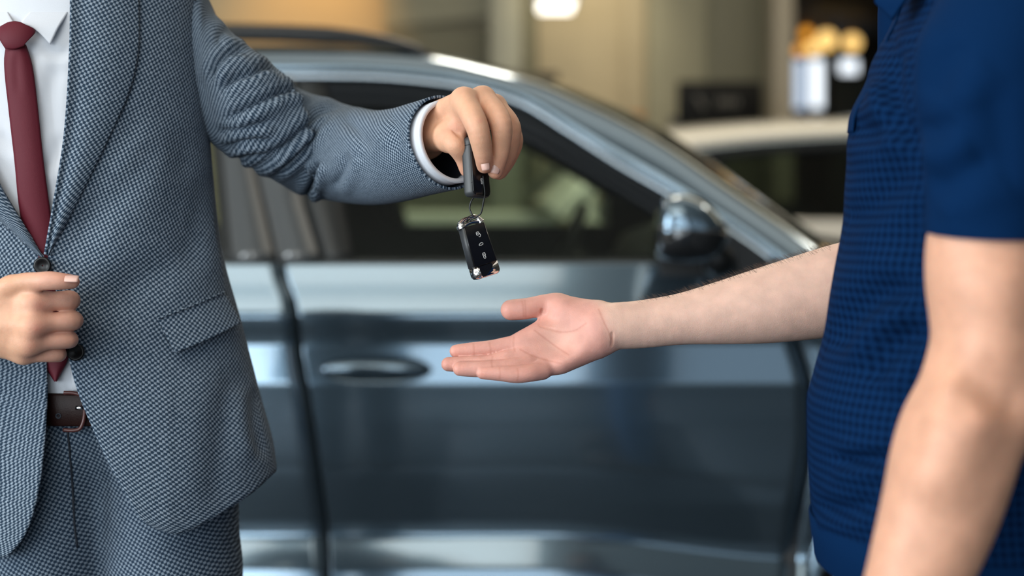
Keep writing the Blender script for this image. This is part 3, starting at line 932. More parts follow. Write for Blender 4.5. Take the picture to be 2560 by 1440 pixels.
# ------------------------------------------------------------------ tools for flesh and cloth
class Sdf:
    """distance field on a grid; solids are blended in it and its zero level becomes the skin"""
    def __init__(self, lo, hi, h):
        self.lo, self.h = np.asarray(lo, float), h
        self.n = np.ceil((np.asarray(hi) - self.lo) / h).astype(int) + 1
        self.ax = [self.lo[i] + h * np.arange(self.n[i]) for i in range(3)]
    def blank(self):
        return np.full(self.n, 1.0, np.float32)
    def _sub(self, lo, hi):
        i0 = np.maximum(np.floor((lo - self.lo) / self.h).astype(int), 0)
        i1 = np.minimum(np.ceil((hi - self.lo) / self.h).astype(int) + 1, self.n)
        sl = tuple(slice(a, max(a, b)) for a, b in zip(i0, i1))
        X, Y, Z = np.meshgrid(*[self.ax[i][sl[i]] for i in range(3)], indexing='ij')
        return sl, X, Y, Z
    def _put(self, A, sl, d, k, cut=False):
        a = A[sl]
        if cut:
            d = -d
            h = np.maximum(k - np.abs(a - d), 0) / k
            A[sl] = np.maximum(a, d) + h * h * k * .25
        else:
            h = np.maximum(k - np.abs(a - d), 0) / k
            A[sl] = np.minimum(a, d) - h * h * k * .25
    def cone(self, A, a, b, ra, rb, k=.006, s=(1, 1, 1), cut=False):
        a, b, s = np.asarray(a, float), np.asarray(b, float), np.asarray(s, float)
        m = max(ra, rb) * s.max() + k + 4 * self.h
        sl, X, Y, Z = self._sub(np.minimum(a, b) - m, np.maximum(a, b) + m)
        if X.size == 0: return
        ab = (b - a) / s
        px, py, pz = (X - a[0]) / s[0], (Y - a[1]) / s[1], (Z - a[2]) / s[2]
        t = np.clip((px * ab[0] + py * ab[1] + pz * ab[2]) / (ab @ ab + 1e-12), 0, 1)
        d = np.sqrt((px - ab[0] * t) ** 2 + (py - ab[1] * t) ** 2 + (pz - ab[2] * t) ** 2) - (ra + (rb - ra) * t)
        self._put(A, sl, d.astype(np.float32), k, cut)
    def ball(self, A, c, r, k=.006, cut=False, R=None):
        c, r = np.asarray(c, float), np.broadcast_to(np.asarray(r, float), (3,))
        m = r.max() + k + 4 * self.h
        sl, X, Y, Z = self._sub(c - m, c + m)
        if X.size == 0: return
        q = np.stack([X - c[0], Y - c[1], Z - c[2]], -1)
        if R is not None: q = q @ np.asarray(R)
        k0 = np.sqrt(((q / r) ** 2).sum(-1)); k1 = np.sqrt(((q / r ** 2) ** 2).sum(-1)) + 1e-9
        self._put(A, sl, (k0 * (k0 - 1) / k1).astype(np.float32), k, cut)
    def chain(self, A, pts, k=.004, s=(1, 1, 1)):
        for (a, ra), (b, rb) in zip(pts[:-1], pts[1:]):
            self.cone(A, a, b, ra, rb, k, s)
    def soften(self, A, n=1):
        A = np.clip(A, -6 * self.h, 6 * self.h)
        for _ in range(n):
            for ax in range(3):
                p = np.pad(A, [(1, 1) if i == ax else (0, 0) for i in range(3)], mode='edge')
                A = .25 * np.take(p, range(0, A.shape[ax]), ax) + .5 * A + .25 * np.take(p, range(2, A.shape[ax] + 2), ax)
        return A
    def skin(self, A):
        """surface nets"""
        s = A < 0
        nx, ny, nz = A.shape
        C = {}
        cnt = np.zeros((nx - 1, ny - 1, nz - 1), np.int8)
        for i in (0, 1):
            for j in (0, 1):
                for k in (0, 1):
                    cnt += s[i:nx - 1 + i, j:ny - 1 + j, k:nz - 1 + k]
        act = (cnt > 0) & (cnt < 8)
        I, J, K = np.nonzero(act)
        idx = np.full(act.shape, -1, np.int64)
        idx[I, J, K] = np.arange(len(I))
        pos = np.zeros((len(I), 3)); num = np.zeros(len(I))
        cor = [(i, j, k) for i in (0, 1) for j in (0, 1) for k in (0, 1)]
        for a in cor:
            for ax in range(3):
                if a[ax] == 1: continue
                b = list(a); b[ax] = 1
                da = A[I + a[0], J + a[1], K + a[2]]; db = A[I + b[0], J + b[1], K + b[2]]
                m = (da < 0) != (db < 0)
                t = np.where(m, da / np.where(m, da - db, 1), 0)
                for q in range(3):
                    pos[:, q] += np.where(m, a[q] + (t if q == ax else 0), 0)
                num += m
        V = self.lo + self.h * (np.stack([I, J, K], 1) + pos / num[:, None])
        Fs = []
        for ax in range(3):
            o1, o2 = [(1, 2), (2, 0), (0, 1)][ax]
            sl0 = [slice(1, n_ - 1) for n_ in A.shape]; sl1 = list(sl0)
            sl0[ax] = slice(0, A.shape[ax] - 1); sl1[ax] = slice(1, A.shape[ax])
            e = s[tuple(sl0)] != s[tuple(sl1)]
            ii = np.array(np.nonzero(e)).T + np.array([0 if q == ax else 1 for q in range(3)])
            inside = s[ii[:, 0], ii[:, 1], ii[:, 2]]
            d1 = np.zeros(3, int); d1[o1] = 1
            d2 = np.zeros(3, int); d2[o2] = 1
            g = lambda q: idx[q[:, 0], q[:, 1], q[:, 2]]
            f = np.stack([g(ii - d1 - d2), g(ii - d2), g(ii), g(ii - d1)], 1)
            f[~inside] = f[~inside][:, ::-1]
            Fs.append(f)
        Fc = np.vstack(Fs)
        Fc = Fc[(Fc >= 0).all(1)]
        return V, Fc

def rounded_chain(S, stations, n=20, k=.0007):
    A = S.blank()
    st_ = spline([tuple(c) + (r,) for c, r in stations], n)
    for a, b in zip(st_[:-1], st_[1:]):
        S.cone(A, a[:3], b[:3], a[3], b[3], k)
    return A

def blend(a, b, k):
    h = np.maximum(k - np.abs(a - b), 0) / k
    return np.minimum(a, b) - h * h * k * .25

def nail_on(V, px, py, dx, dy, ln, wd, parent, rise=.0006):
    """a nail set on the skin where the frame shows it, its length along (dx, dy)"""
    qx, qy = proj(V)
    c = np.nonzero(np.hypot(qx - px, qy - py) < 12)[0]
    front = c[V[c, 1] < V[c, 1].min() + .008]
    A_ = V[front]; m_ = A_.mean(0)
    n_ = np.linalg.svd(A_ - m_)[2][2]
    if n_[1] > 0: n_ = -n_
    near_ = front[np.argsort(np.hypot(qx[front] - px, qy[front] - py))[:5]]
    nail(V[near_].mean(0), (dx, 0, -dy), n_, ln, wd, parent, rise)

def skin_mesh(name, pieces, m, parent):
    """pieces: (V, F, tint) joined into the one body mesh; tint is a colour per vertex"""
    V = np.vstack([p[0] for p in pieces]); off = 0; Fc = []
    for p in pieces:
        Fc.append(p[1] + off); off += len(p[0])
    o = mesh(name, V, np.vstack(Fc), m, parent)
    if pieces[0][2] is not None:
        ca = o.data.color_attributes.new('tint', 'FLOAT_COLOR', 'POINT')
        col = np.vstack([np.hstack([p[2], np.ones((len(p[2]), 1))]) for p in pieces]).astype(np.float32)
        ca.data.foreach_set('color', col.ravel())
    return o

def skin_material(name, rough=.48):
    m = bpy.data.materials.new(name)
    m.use_nodes = True
    nt = m.node_tree; N = nt.nodes.new; L = nt.links.new
    b = nt.nodes['Principled BSDF']
    at = N('ShaderNodeVertexColor'); at.layer_name = 'tint'
    tc = N('ShaderNodeTexCoord')
    n1 = N('ShaderNodeTexNoise'); n1.inputs['Scale'].default_value = 60; n1.inputs['Detail'].default_value = 4
    L(tc.outputs['Object'], n1.inputs['Vector'])
    mp = N('ShaderNodeMapRange'); mp.inputs[1].default_value = .3; mp.inputs[2].default_value = .7; mp.inputs[3].default_value = .90; mp.inputs[4].default_value = 1.07
    L(n1.outputs['Fac'], mp.inputs[0])
    mx = N('ShaderNodeMix'); mx.data_type = 'RGBA'; mx.blend_type = 'MULTIPLY'; mx.inputs[0].default_value = 1
    L(at.outputs['Color'], mx.inputs[6]); L(mp.outputs[0], mx.inputs[7])
    L(mx.outputs[2], b.inputs['Base Color'])
    b.inputs['Roughness'].default_value = rough
    b.inputs['Specular IOR Level'].default_value = .4
    b.inputs['Subsurface Weight'].default_value = .35
    b.inputs['Subsurface Radius'].default_value = (1.0, .38, .22)
    b.inputs['Subsurface Scale'].default_value = .006
    n2 = N('ShaderNodeTexNoise'); n2.inputs['Scale'].default_value = 900; n2.inputs['Detail'].default_value = 2
    v = N('ShaderNodeTexVoronoi'); v.inputs['Scale'].default_value = 650
    L(tc.outputs['Object'], n2.inputs['Vector']); L(tc.outputs['Object'], v.inputs['Vector'])
    ad = N('ShaderNodeMath'); ad.operation = 'ADD'
    L(n2.outputs['Fac'], ad.inputs[0]); L(v.outputs['Distance'], ad.inputs[1])
    bp = N('ShaderNodeBump'); bp.inputs['Strength'].default_value = .22; bp.inputs['Distance'].default_value = .0005
    L(ad.outputs[0], bp.inputs['Height']); L(bp.outputs['Normal'], b.inputs['Normal'])
    return m

def weave_material(name, light, dark, period, coord='UV', rot=.5, dotmin=.1, dotmax=1.5, fuzz=.5, bump=.6, rough=.85, plane='XY', wob=.75, spec=.2, sheen=.03):
    """small dots in a lattice of lighter yarn"""
    m = bpy.data.materials.new(name)
    m.use_nodes = True
    nt = m.node_tree; N = nt.nodes.new; L = nt.links.new
    b = nt.nodes['Principled BSDF']
    tc = N('ShaderNodeTexCoord')
    src = tc.outputs[coord]
    if plane == 'XZ':
        sp = N('ShaderNodeSeparateXYZ'); cb = N('ShaderNodeCombineXYZ')
        L(src, sp.inputs[0]); L(sp.outputs[0], cb.inputs[0]); L(sp.outputs[2], cb.inputs[1]); src = cb.outputs[0]
    nz = N('ShaderNodeTexNoise'); nz.inputs['Scale'].default_value = 420; nz.inputs['Detail'].default_value = 2
    L(src, nz.inputs['Vector'])
    vm = N('ShaderNodeVectorMath'); vm.operation = 'SCALE'; vm.inputs['Scale'].default_value = 2 * math.pi / period
    rt = N('ShaderNodeVectorRotate'); rt.rotation_type = 'Z_AXIS'; rt.inputs['Angle'].default_value = rot
    L(src, rt.inputs['Vector']); L(rt.outputs[0], vm.inputs[0])
    va = N('ShaderNodeVectorMath'); va.operation = 'MULTIPLY_ADD'; va.inputs[1].default_value = (wob * 4,) * 3
    L(nz.outputs['Color'], va.inputs[0]); L(vm.outputs[0], va.inputs[2])
    se = N('ShaderNodeSeparateXYZ'); L(va.outputs[0], se.inputs[0])
    c1 = N('ShaderNodeMath'); c1.operation = 'COSINE'; L(se.outputs[0], c1.inputs[0])
    c2_ = N('ShaderNodeMath'); c2_.operation = 'COSINE'; L(se.outputs[1], c2_.inputs[0])
    ad = N('ShaderNodeMath'); ad.operation = 'ADD'; L(c1.outputs[0], ad.inputs[0]); L(c2_.outputs[0], ad.inputs[1])
    mr = N('ShaderNodeMapRange'); mr.interpolation_type = 'SMOOTHSTEP'
    mr.inputs[1].default_value = dotmin; mr.inputs[2].default_value = dotmax
    L(ad.outputs[0], mr.inputs[0])
    n2 = N('ShaderNodeTexNoise'); n2.inputs['Scale'].default_value = 1500; n2.inputs['Detail'].default_value = 1
    L(src, n2.inputs['Vector'])
    f2 = N('ShaderNodeMapRange'); f2.inputs[1].default_value = .3; f2.inputs[2].default_value = .7; f2.inputs[3].default_value = 1 - fuzz; f2.inputs[4].default_value = 1 + fuzz
    L(n2.outputs['Fac'], f2.inputs[0])
    mx = N('ShaderNodeMix'); mx.data_type = 'RGBA'
    mx.inputs[6].default_value = (*light, 1); mx.inputs[7].default_value = (*dark, 1)
    L(mr.outputs[0], mx.inputs[0])
    m2 = N('ShaderNodeMix'); m2.data_type = 'RGBA'; m2.blend_type = 'MULTIPLY'; m2.inputs[0].default_value = 1
    L(mx.outputs[2], m2.inputs[6]); L(f2.outputs[0], m2.inputs[7])
    L(m2.outputs[2], b.inputs['Base Color'])
    b.inputs['Roughness'].default_value = rough
    b.inputs['Specular IOR Level'].default_value = spec
    b.inputs['Sheen Weight'].default_value = sheen
    sb = N('ShaderNodeMath'); sb.operation = 'SUBTRACT'; sb.inputs[0].default_value = 1; L(mr.outputs[0], sb.inputs[1])
    bp = N('ShaderNodeBump'); bp.inputs['Strength'].default_value = bump; bp.inputs['Distance'].default_value = .0008
    L(sb.outputs[0], bp.inputs['Height']); L(bp.outputs['Normal'], b.inputs['Normal'])
    return m

M_suit = weave_material('suit_weave', (.262, .322, .395), (.015, .034, .062), .0044, dotmin=-1.25, dotmax=.75)
M_suit_t = weave_material('trouser_weave', (.21, .265, .33), (.013, .030, .058), .0044, dotmin=-1.25, dotmax=.75, coord='Object', plane='XZ')
M_lining = mat('suit_lining', (.012, .016, .026), .6)
M_shirt = mat('shirt_cotton', (.63, .655, .71), .75, bump=.15, bscale=900)
M_tie = mat('tie_silk', (.100, .008, .018), .6, bump=.2, bscale=1400, spec=.25)
M_leather = mat('belt_leather', (.016, .004, .003), .45, spec=.25, bump=.2, bscale=600)
M_button = mat('button_horn', (.006, .006, .007), .3, spec=.3)
M_steel = mat('buckle_steel', (.75, .78, .80), .15, metal=1.0)
M_skinA = skin_material('skin_suited', .5)
M_skinB = skin_material('skin_polo', .5)
M_nail = mat('fingernail', (.70, .43, .36), .28, coat=.3)
M_hair = mat('hair_brown', (.07, .04, .025), .6)
M_eye = mat('eye_white', (.8, .8, .78), .2)
M_shoe = mat('shoe_leather', (.03, .016, .010), .3)
M_polo = weave_material('polo_waffle', (.0026, .019, .068), (.0009, .0072, .029), .0086, rot=.04, dotmin=-1.0, dotmax=1.7, fuzz=.12, bump=.7, rough=.95, wob=.12, spec=.04, sheen=0)
M_polo_plain = mat('polo_plain', (.0019, .0165, .060), .95, spec=.04, bump=.2, bscale=1500)
M_denim = mat('denim', (.05, .16, .36), .8, bump=.5, bscale=1200, vary=.3, vscale=60)
M_sole = mat('sole_white', (.6, .6, .58), .6)

TAN = np.array([.70, .385, .25]); PALE = np.array([.70, .455, .365]); PINK = np.array([.67, .34, .28]); RED = np.array([.63, .26, .19])
def smooth01(x): x = np.clip(x, 0, 1); return x * x * (3 - 2 * x)
def mixc(a, b, t): return a + (b - a) * (np.zeros(len(a)) + t)[:, None]

def nail(c, axis, normal, ln, wd, parent, rise=.0):
    """a fingernail: a thin curved plate"""
    a = np.asarray(axis, float); a /= np.linalg.norm(a)
    n = np.asarray(normal, float); n -= a * (n @ a); n /= np.linalg.norm(n)
    b = np.cross(a, n)
    rows = []
    for i in range(9):
        u = i / 8 * 2 - 1
        wv = wd * (1 - .16 * max(0, u) ** 3 - .22 * max(0, -u) ** 4)
        rows.append([np.asarray(c) + a * u * ln + b * v * wv + n * (rise - .35 * wd * v * v - .06 * ln * u * u) for v in np.linspace(-1, 1, 9)])
    return grid('fingernail', np.array(rows), M_nail, parent, thick=.0007, offset=0, uv=False)

def head(S_h, c, turn, tintc, piecelist, eyes):
    """head with brow, nose, mouth, ears at centre c, facing the unit vector turn"""
    f = np.array([turn[0], turn[1], 0.]); f /= np.linalg.norm(f)
    sd = np.cross(f, [0, 0, 1.]); up = np.array([0, 0, 1.])
    R = np.stack([sd, f, up], 1)
    at = lambda x, y, z: np.asarray(c) + sd * x + f * y + up * z
    S = Sdf(np.asarray(c) - .17, np.asarray(c) + np.array([.17, .17, .19]), .004)
    A = S.blank()
    S.ball(A, at(0, -.01, .035), (.076, .098, .088), .02, R=R)
    S.ball(A, at(0, .03, -.045), (.058, .062, .075), .04, R=R)
    S.ball(A, at(0, .065, -.095), (.026, .022, .018), .03, R=R)
    S.cone(A, at(0, .088, .012), at(0, .112, -.030), .009, .014, .014)
    for s_ in (-1, 1):
        S.ball(A, at(s_ * .012, .098, -.034), (.010, .010, .008), .008, R=R)
        S.ball(A, at(s_ * .034, .094, .008), (.017, .013, .011), .010, cut=True, R=R)
        S.cone(A, at(s_ * .014, .092, .026), at(s_ * .05, .078, .026), .007, .006, .012)
        S.ball(A, at(s_ * .077, -.005, -.008), (.009, .020, .032), .008, R=R)
        S.ball(A, at(s_ * .086, .002, -.004), (.006, .011, .017), .006, cut=True, R=R)
        eyes.append(at(s_ * .033, .080, .008))
    S.cone(A, at(-.022, .090, -.060), at(.022, .090, -.060), .006, .006, .008)
    S.cone(A, at(-.020, .091, -.071), at(.020, .091, -.071), .006, .006, .008)
    S.cone(A, at(-.022, .097, -.0655), at(.022, .097, -.0655), .0016, .0016, .003, cut=True)
    S.cone(A, at(0, -.03, -.05), at(0, -.035, -.16), .056, .060, .03)
    V, Fc = S.skin(S.soften(A))
    piecelist.append((V, Fc, np.tile(tintc, (len(V), 1))))
    return at, R

def hair_cap(at, R, c, m, parent):
    S = Sdf(np.asarray(c) - .15, np.asarray(c) + .17, .005)
    A = S.blank()
    S.ball(A, at(0, -.016, .048), (.083, .104, .090), .01, R=R)
    S.ball(A, at(0, .085, -.02), (.10, .075, .085), .012, cut=True, R=R)
    S.ball(A, at(0, .02, -.14), (.2, .2, .10), .01, cut=True)
    V, Fc = S.skin(S.soften(A))
    return mesh('hair', V, Fc, m, parent)

def eyeball(c, parent, fwd):
    S = [(.001, .0118)] + [(.0118 * math.sin(a), .0118 * math.cos(a)) for a in np.linspace(.2, math.pi - .1, 9)]
    return lathe('eye', [(r, h) for r, h in S], M_eye, c, axis='z', n=14, parent=parent)

# elliptical trunk of the suited man: x-centre, half width and half depth by height
T1z = [.55, .86, .92, .998, 1.078, 1.159, 1.267, 1.362, 1.45, 1.551, 1.62]
T1x = [-.485, -.487, -.489, -.493, -.503, -.515, -.533, -.545, -.555, -.562, -.566]
T1w = [.205, .205, .205, .203, .193, .184, .174, .176, .180, .180, .170]
T1d = [.125, .128, .128, .125, .120, .119, .122, .128, .128, .112, .090]
Y1 = 1.76
def trunk(z, inner=False):
    xc, w_, d_ = hermite(T1z, T1x, z), hermite(T1z, T1w, z), hermite(T1z, T1d, z)
    if inner: w_ = w_ * .0 + .158
    return xc, w_, d_
def hit(px, py, dl=0.0, inner=False):
    """where the line of sight through a frame point meets the trunk, grown by dl"""
    px, py = np.asarray(px, float), np.asarray(py, float)
    dl = np.broadcast_to(np.asarray(dl, float), px.shape)
    Y = np.full(px.shape, Y1 - .12)
    t = (px - 1280) / F
    for _ in range(8):
        z = CZ - (py - HY) / F * Y
        xc, w_, d_ = trunk(z, inner)
        w_, d_ = w_ + dl, d_ + dl
        # ((tY-xc)/w)^2+((Y-Y1)/d)^2=1
        a = (t / w_) ** 2 + (1 / d_) ** 2
        b = -2 * (t * xc / w_ ** 2 + Y1 / d_ ** 2)
        c = (xc / w_) ** 2 + (Y1 / d_) ** 2 - 1
        disc = np.maximum(b * b - 4 * a * c, 0)
        Y = (-b - np.sqrt(disc)) / (2 * a)
    return np.stack([t * Y, Y, CZ - (py - HY) / F * Y], -1)

def seg_dist(px, py, line_):
    """distance from frame points to a polyline, signed to its right-hand side, with the share along it"""
    line_ = np.asarray(line_, float)
    best = np.full(np.shape(px), 1e9); sg = np.zeros(np.shape(px)); al = np.zeros(np.shape(px))
    L = np.concatenate([[0], np.cumsum(np.linalg.norm(np.diff(line_, axis=0), axis=1))])
    for i in range(len(line_) - 1):
        a, b = line_[i], line_[i + 1]
        d = b - a
        t = np.clip(((px - a[0]) * d[0] + (py - a[1]) * d[1]) / (d @ d), 0, 1)
        qx, qy = px - a[0] - d[0] * t, py - a[1] - d[1] * t
        r = np.hypot(qx, qy)
        m = r < best
        best = np.where(m, r, best)
        sg = np.where(m, np.sign(d[0] * qy - d[1] * qx), sg)
        al = np.where(m, (L[i] + t * (L[i + 1] - L[i])) / L[-1], al)
    return best, sg, al

def creases(G, folds, amp=.004):
    """press soft folds into a surface: each fold is (line, width, depth); one lip stands proud beside the valley"""
    px, py = proj(G)
    off = np.zeros(px.shape)
    for ln, wd, dp in folds:
        ln = spline(ln, 24) if len(ln) > 2 else np.asarray(ln, float)
        d, s_, al = seg_dist(px, py, ln)
        fade = np.clip(np.minimum(al, 1 - al) / .18, 0, 1)
        fade = np.where((al <= 0) | (al >= 1), np.exp(-(d / wd) ** 2) * 0 + .0, fade)
        x = d * s_ / wd
        off += dp * fade * (-1.0 * np.exp(-x * x * 1.6) + .75 * np.exp(-((x - 1.5) ** 2) * .9) + .45 * np.exp(-((x + 1.6) ** 2) * .8))
    return off

def nearer(G, d):
    """lift a surface off the trunk along the line of sight"""
    G = G.copy()
    k = (G[..., 1] - d) / G[..., 1]
    G[..., 0] *= k; G[..., 1] *= k; G[..., 2] = CZ + (G[..., 2] - CZ) * k
    return G

def normals_of(G, wrap=False):
    du = np.gradient(G, axis=1) if not wrap else (np.roll(G, -1, 1) - np.roll(G, 1, 1))
    dv = np.gradient(G, axis=0)
    n = np.cross(dv, du)
    return n / (np.linalg.norm(n, axis=2, keepdims=True) + 1e-12)
# ------------------------------------------------------------------ the suited man
man1 = thing('person', 'person in a blue grey suit and burgundy tie holding out car keys', 'person', (-.49, Y1, 0))

# --- shirt, collar, tie
px_, py_ = np.meshgrid(np.linspace(-190, 300, 60), np.linspace(-60, 1004, 110))
G = hit(px_, py_, -.015)
fold = creases(G, [([(150, 140), (120, 260), (140, 420)], 26, .0025), ([(0, 330), (30, 360), (60, 350)], 20, .002), ([(100, 120), (150, 135), (180, 120)], 16, .003), ([(95, 430), (130, 400), (165, 330)], 22, .0025)])
N_ = normals_of(G)
if N_[:, :, 1].mean() > 0: N_ = -N_
G = G + N_ * fold[..., None]
py2 = py_.copy()
shirt = grid('shirt', G, M_shirt, man1, thick=.002, offset=0)
Gw = np.array([hit(np.array([a, b]), np.array([c, d]), -.0125) for a, b, c, d in ((173, 210, 900, 900), (178, 212, 930, 930), (186, 222, 960, 960), (200, 236, 988, 984))])
grid('shirt_placket', np.array([hit(np.linspace(a, b, 6), np.full(6, y), -.012) for a, b, y in ((165, 200, 640), (170, 205, 800), (174, 214, 910), (178, 222, 950), (184, 240, 988))]), M_shirt, shirt, thick=.0015)

def plate(name, outline, lift, m, parent, thick=.003, n=22, inner=False, fn=None):
    """cloth cut to a 4-sided outline: left, right, top, bottom lines in the frame, laid on the trunk"""
    l, r, t, b = outline
    g = coons(l, r, t, b, n, n)
    G = hit(g[..., 0], g[..., 1], lift if np.isscalar(lift) else np.asarray(lift)[None, :] * np.ones((n, 1)))
    if fn is not None: G = fn(G, g)
    return grid(name, G, m, parent, thick=thick, offset=0)

def collar_fn(G, g):
    up = np.clip((70 - g[..., 1]) / 110, 0, 1)
    G = G.copy()
    G[..., 1] += .0 + .035 * up ** 1.3
    return G
plate('collar', ([(92, -8), (70, 28), (50, 58)], [(172, -40), (171, 10), (126, 111)], [(92, -8), (120, -40), (172, -40)], [(50, 58), (88, 74), (126, 111)]), -.006, M_shirt, shirt, .003, fn=collar_fn)
plate('collar', ([(-110, -40), (-95, 20), (-45, 108)], [(-8, -8), (14, 30), (34, 58)], [(-110, -40), (-60, -40), (-8, -8)], [(-45, 108), (-5, 74), (34, 58)]), -.006, M_shirt, shirt, .003, fn=collar_fn)
def neckband(G, g): return G
bandpts = [P(x, y, 1.672 + .00003 * (x - 42) ** 2 / 10) for x, y in ((-60, -20), (-10, 20), (20, 46), (42, 60), (60, 50), (80, 22), (120, -30))]
tube('collar_band', spline(bandpts, 40), .006, M_shirt, shirt, n=10, flat=1.4)

lt = [(17, 118), (13, 160), (22, 260), (38, 400), (50, 520), (72, 640), (98, 780), (112, 890), (120, 925)]
rt = [(63, 112), (80, 165), (93, 260), (108, 400), (124, 520), (140, 640), (158, 780), (170, 885), (166, 905)]
n = 60
l, r = spline(lt, n), spline(rt, n)
tt = np.linspace(0, 1, 13)
g = l[:, None] * (1 - tt)[None, :, None] + r[:, None] * tt[None, :, None]
tip = np.array([139, 953])
k = np.linspace(0, 1, 10)[1:, None, None]
g = np.vstack([g, g[-1:] * (1 - k) + tip * k])
lift = -.008 + .0045 * (1 - (2 * tt - 1) ** 2)
top = np.exp(-((g[..., 1] - 118) / 40) ** 2)
G = hit(g[..., 0], g[..., 1], np.broadcast_to(lift, g.shape[:2]) + .003 * top * (1 - (2 * tt - 1) ** 2))
N_ = creases(G, [([(45, 118), (42, 170), (48, 240)], 12, .0012)])
G[..., 1] -= N_
tie = grid('necktie', G, M_tie, man1, thick=.003, offset=0)
def knot_fn(G, g):
    u = (g[..., 0] - 42) / 42; v = (g[..., 1] - 90) / 34
    b = np.clip(1 - .75 * u * u - .55 * v * v, 0, 1)
    G = G.copy(); G[..., 1] -= .014 * np.sqrt(b) - .004
    return G
plate('tie_knot', ([(24, 60), (-2, 78), (19, 121)], [(58, 60), (87, 80), (63, 116)], [(24, 60), (42, 57), (58, 60)], [(19, 121), (42, 123), (63, 116)]), -.005, M_tie, tie, .004, fn=knot_fn)

# --- jacket: right-hand front (as seen), left-hand front, back
warp = lambda u: np.sin(u * math.pi / 2) * .5 + u * .5
RL = [(178, -90), (180, 100), (165, 330), (120, 640), (150, 760), (174, 905), (195, 982), (225, 1057), (270, 1155), (311, 1230), (349, 1294), (388, 1322)]
RR = [(476, -90), (486, 0), (505, 130), (517, 250), (525, 380), (528, 480), (537, 600), (560, 715), (592, 820), (618, 900), (637, 956), (660, 1080), (682, 1159), (690, 1178)]
RT = [(178, -90), (300, -90), (476, -90)]
RB = [(388, 1322), (431, 1335), (461, 1331), (525, 1301), (585, 1264), (637, 1226), (690, 1178)]
g = coons(RL, RR, RT, RB, 150, 80, warp)
G = hit(g[..., 0], g[..., 1], 0.0)
# flare of the skirt and the pull of the hand
body_folds = [([(345, 260), (318, 330), (270, 400), (215, 520), (170, 620)], 42, .0045), ([(400, 330), (340, 430), (260, 520), (190, 600)], 44, .004),
              ([(470, 300), (455, 480), (430, 640), (330, 720), (215, 800)], 60, .005), ([(520, 420), (500, 560), (470, 690)], 40, .004),
              ([(640, 960), (640, 1060), (660, 1150)], 26, .006), ([(600, 900), (560, 1080), (540, 1290)], 46, .004)]
N_ = normals_of(G)
if N_[:, :20, 1].mean() > 0: N_ = -N_
G = G + N_ * creases(G, body_folds)[..., None]
fl_ = np.clip((g[..., 1] - 1000) / 330, 0, 1) * np.clip((g[..., 0] - 250) / 250, 0, 1)
edge_lift = np.exp(-((g[..., 1] - 800) / 120) ** 2) * np.clip((330 - g[..., 0]) / 180, 0, 1)
G = nearer(G, .014 * edge_lift + .014 * smooth01((g[..., 1] - 880) / 160) * np.clip((620 - g[..., 0]) / 200, 0, 1))
# carry the panel round the side to the middle of the back
rows = []
for i in range(G.shape[0]):
    p = G[i, -1]
    xc, w_, d_ = (float(v) for v in trunk(p[2]))
    a0 = math.atan2((p[0] - xc) / w_, -(p[1] - Y1) / d_)
    q = np.linspace(a0, math.pi, 26)[1:]
    s = 1.0
    zb = p[2] + (0.0)
    rows.append(np.stack([xc + w_ * np.sin(q), Y1 - d_ * np.cos(q), np.full(25, zb)], 1))
Gr = np.concatenate([G, np.array(rows)], 1)
jacket = grid('suit_jacket', Gr, M_suit, man1, thick=.0028, offset=-1)
LR = [(-128, -90), (-108, 100), (-58, 330), (0, 464), (58, 560), (106, 640), (114, 760), (116, 910), (118, 1000), (110, 1130), (92, 1250), (60, 1340), (18, 1392)]
LL = [(-190, -90), (-200, 0), (-215, 300), (-205, 600), (-230, 800), (-280, 1000), (-310, 1178)]
LB = [(-310, 1178), (-200, 1290), (-60, 1390), (18, 1392)]
LT = [(-190, -90), (-160, -90), (-128, -90)]
g = coons(LL, LR, LT, LB, 130, 60)
G = hit(g[..., 0], g[..., 1], -.003)
N_ = normals_of(G)
if N_[:, :, 1].mean() > 0: N_ = -N_
G = G + N_ * creases(G, [([(-60, 640), (20, 720), (80, 760)], 40, .004), ([(20, 950), (10, 1100), (-10, 1300)], 60, .003)])[..., None]
G = nearer(G, .012 * smooth01((g[..., 1] - 900) / 160) * np.clip((g[..., 0] + 150) / 150, 0, 1))
rows = []
for i in range(G.shape[0]):
    p = G[i, 0]
    xc, w_, d_ = (float(v) for v in trunk(p[2]))
    a0 = math.atan2((p[0] - xc) / w_, -(p[1] - Y1) / d_)
    q = np.linspace(-math.pi, a0, 26)[:-1]
    rows.append(np.stack([xc + w_ * np.sin(q), Y1 - d_ * np.cos(q), np.full(25, p[2])], 1))
grid('front_panel', np.concatenate([np.array(rows), G], 1), M_suit, jacket, thick=.0028, offset=-1)

pr, pl_ = hit(178, -88), hit(-128, -88)
zb = float(pr[2])
xc, w_, d_ = (float(v) for v in trunk(zb))
fR = math.atan2((pr[0] - xc) / w_, -(pr[1] - Y1) / d_); fL = math.atan2((pl_[0] - xc) / w_, -(pl_[1] - Y1) / d_)
ph = np.linspace(fR, 2 * math.pi + fL, 90)
rows = []
for s in np.linspace(0, 1, 14):
    wv, dv = w_ + (.074 - w_) * s, d_ + (.080 - d_) * s
    rows.append(np.stack([xc + wv * np.sin(ph), Y1 + .012 * s - dv * np.cos(ph), np.full(90, zb - .006 + .052 * (1 - (1 - s) ** 1.6))], 1))
grid('shoulder_yoke', np.array(rows), M_suit, jacket, thick=.0028, offset=-1)
lapR = ([(180, -90), (179, 100), (166, 330), (141, 500), (119, 636)], [(345, -90), (349, 90), (340, 170), (318, 245), (279, 332), (231, 430), (181, 530), (122, 640)], [(180, -90), (260, -90), (345, -90)], [(119, 636), (121, 638), (122, 640)])
lift = .004 + .006 * np.sin(np.linspace(0, 1, 40) * math.pi) ** .8
g = coons(*lapR, 90, 40)
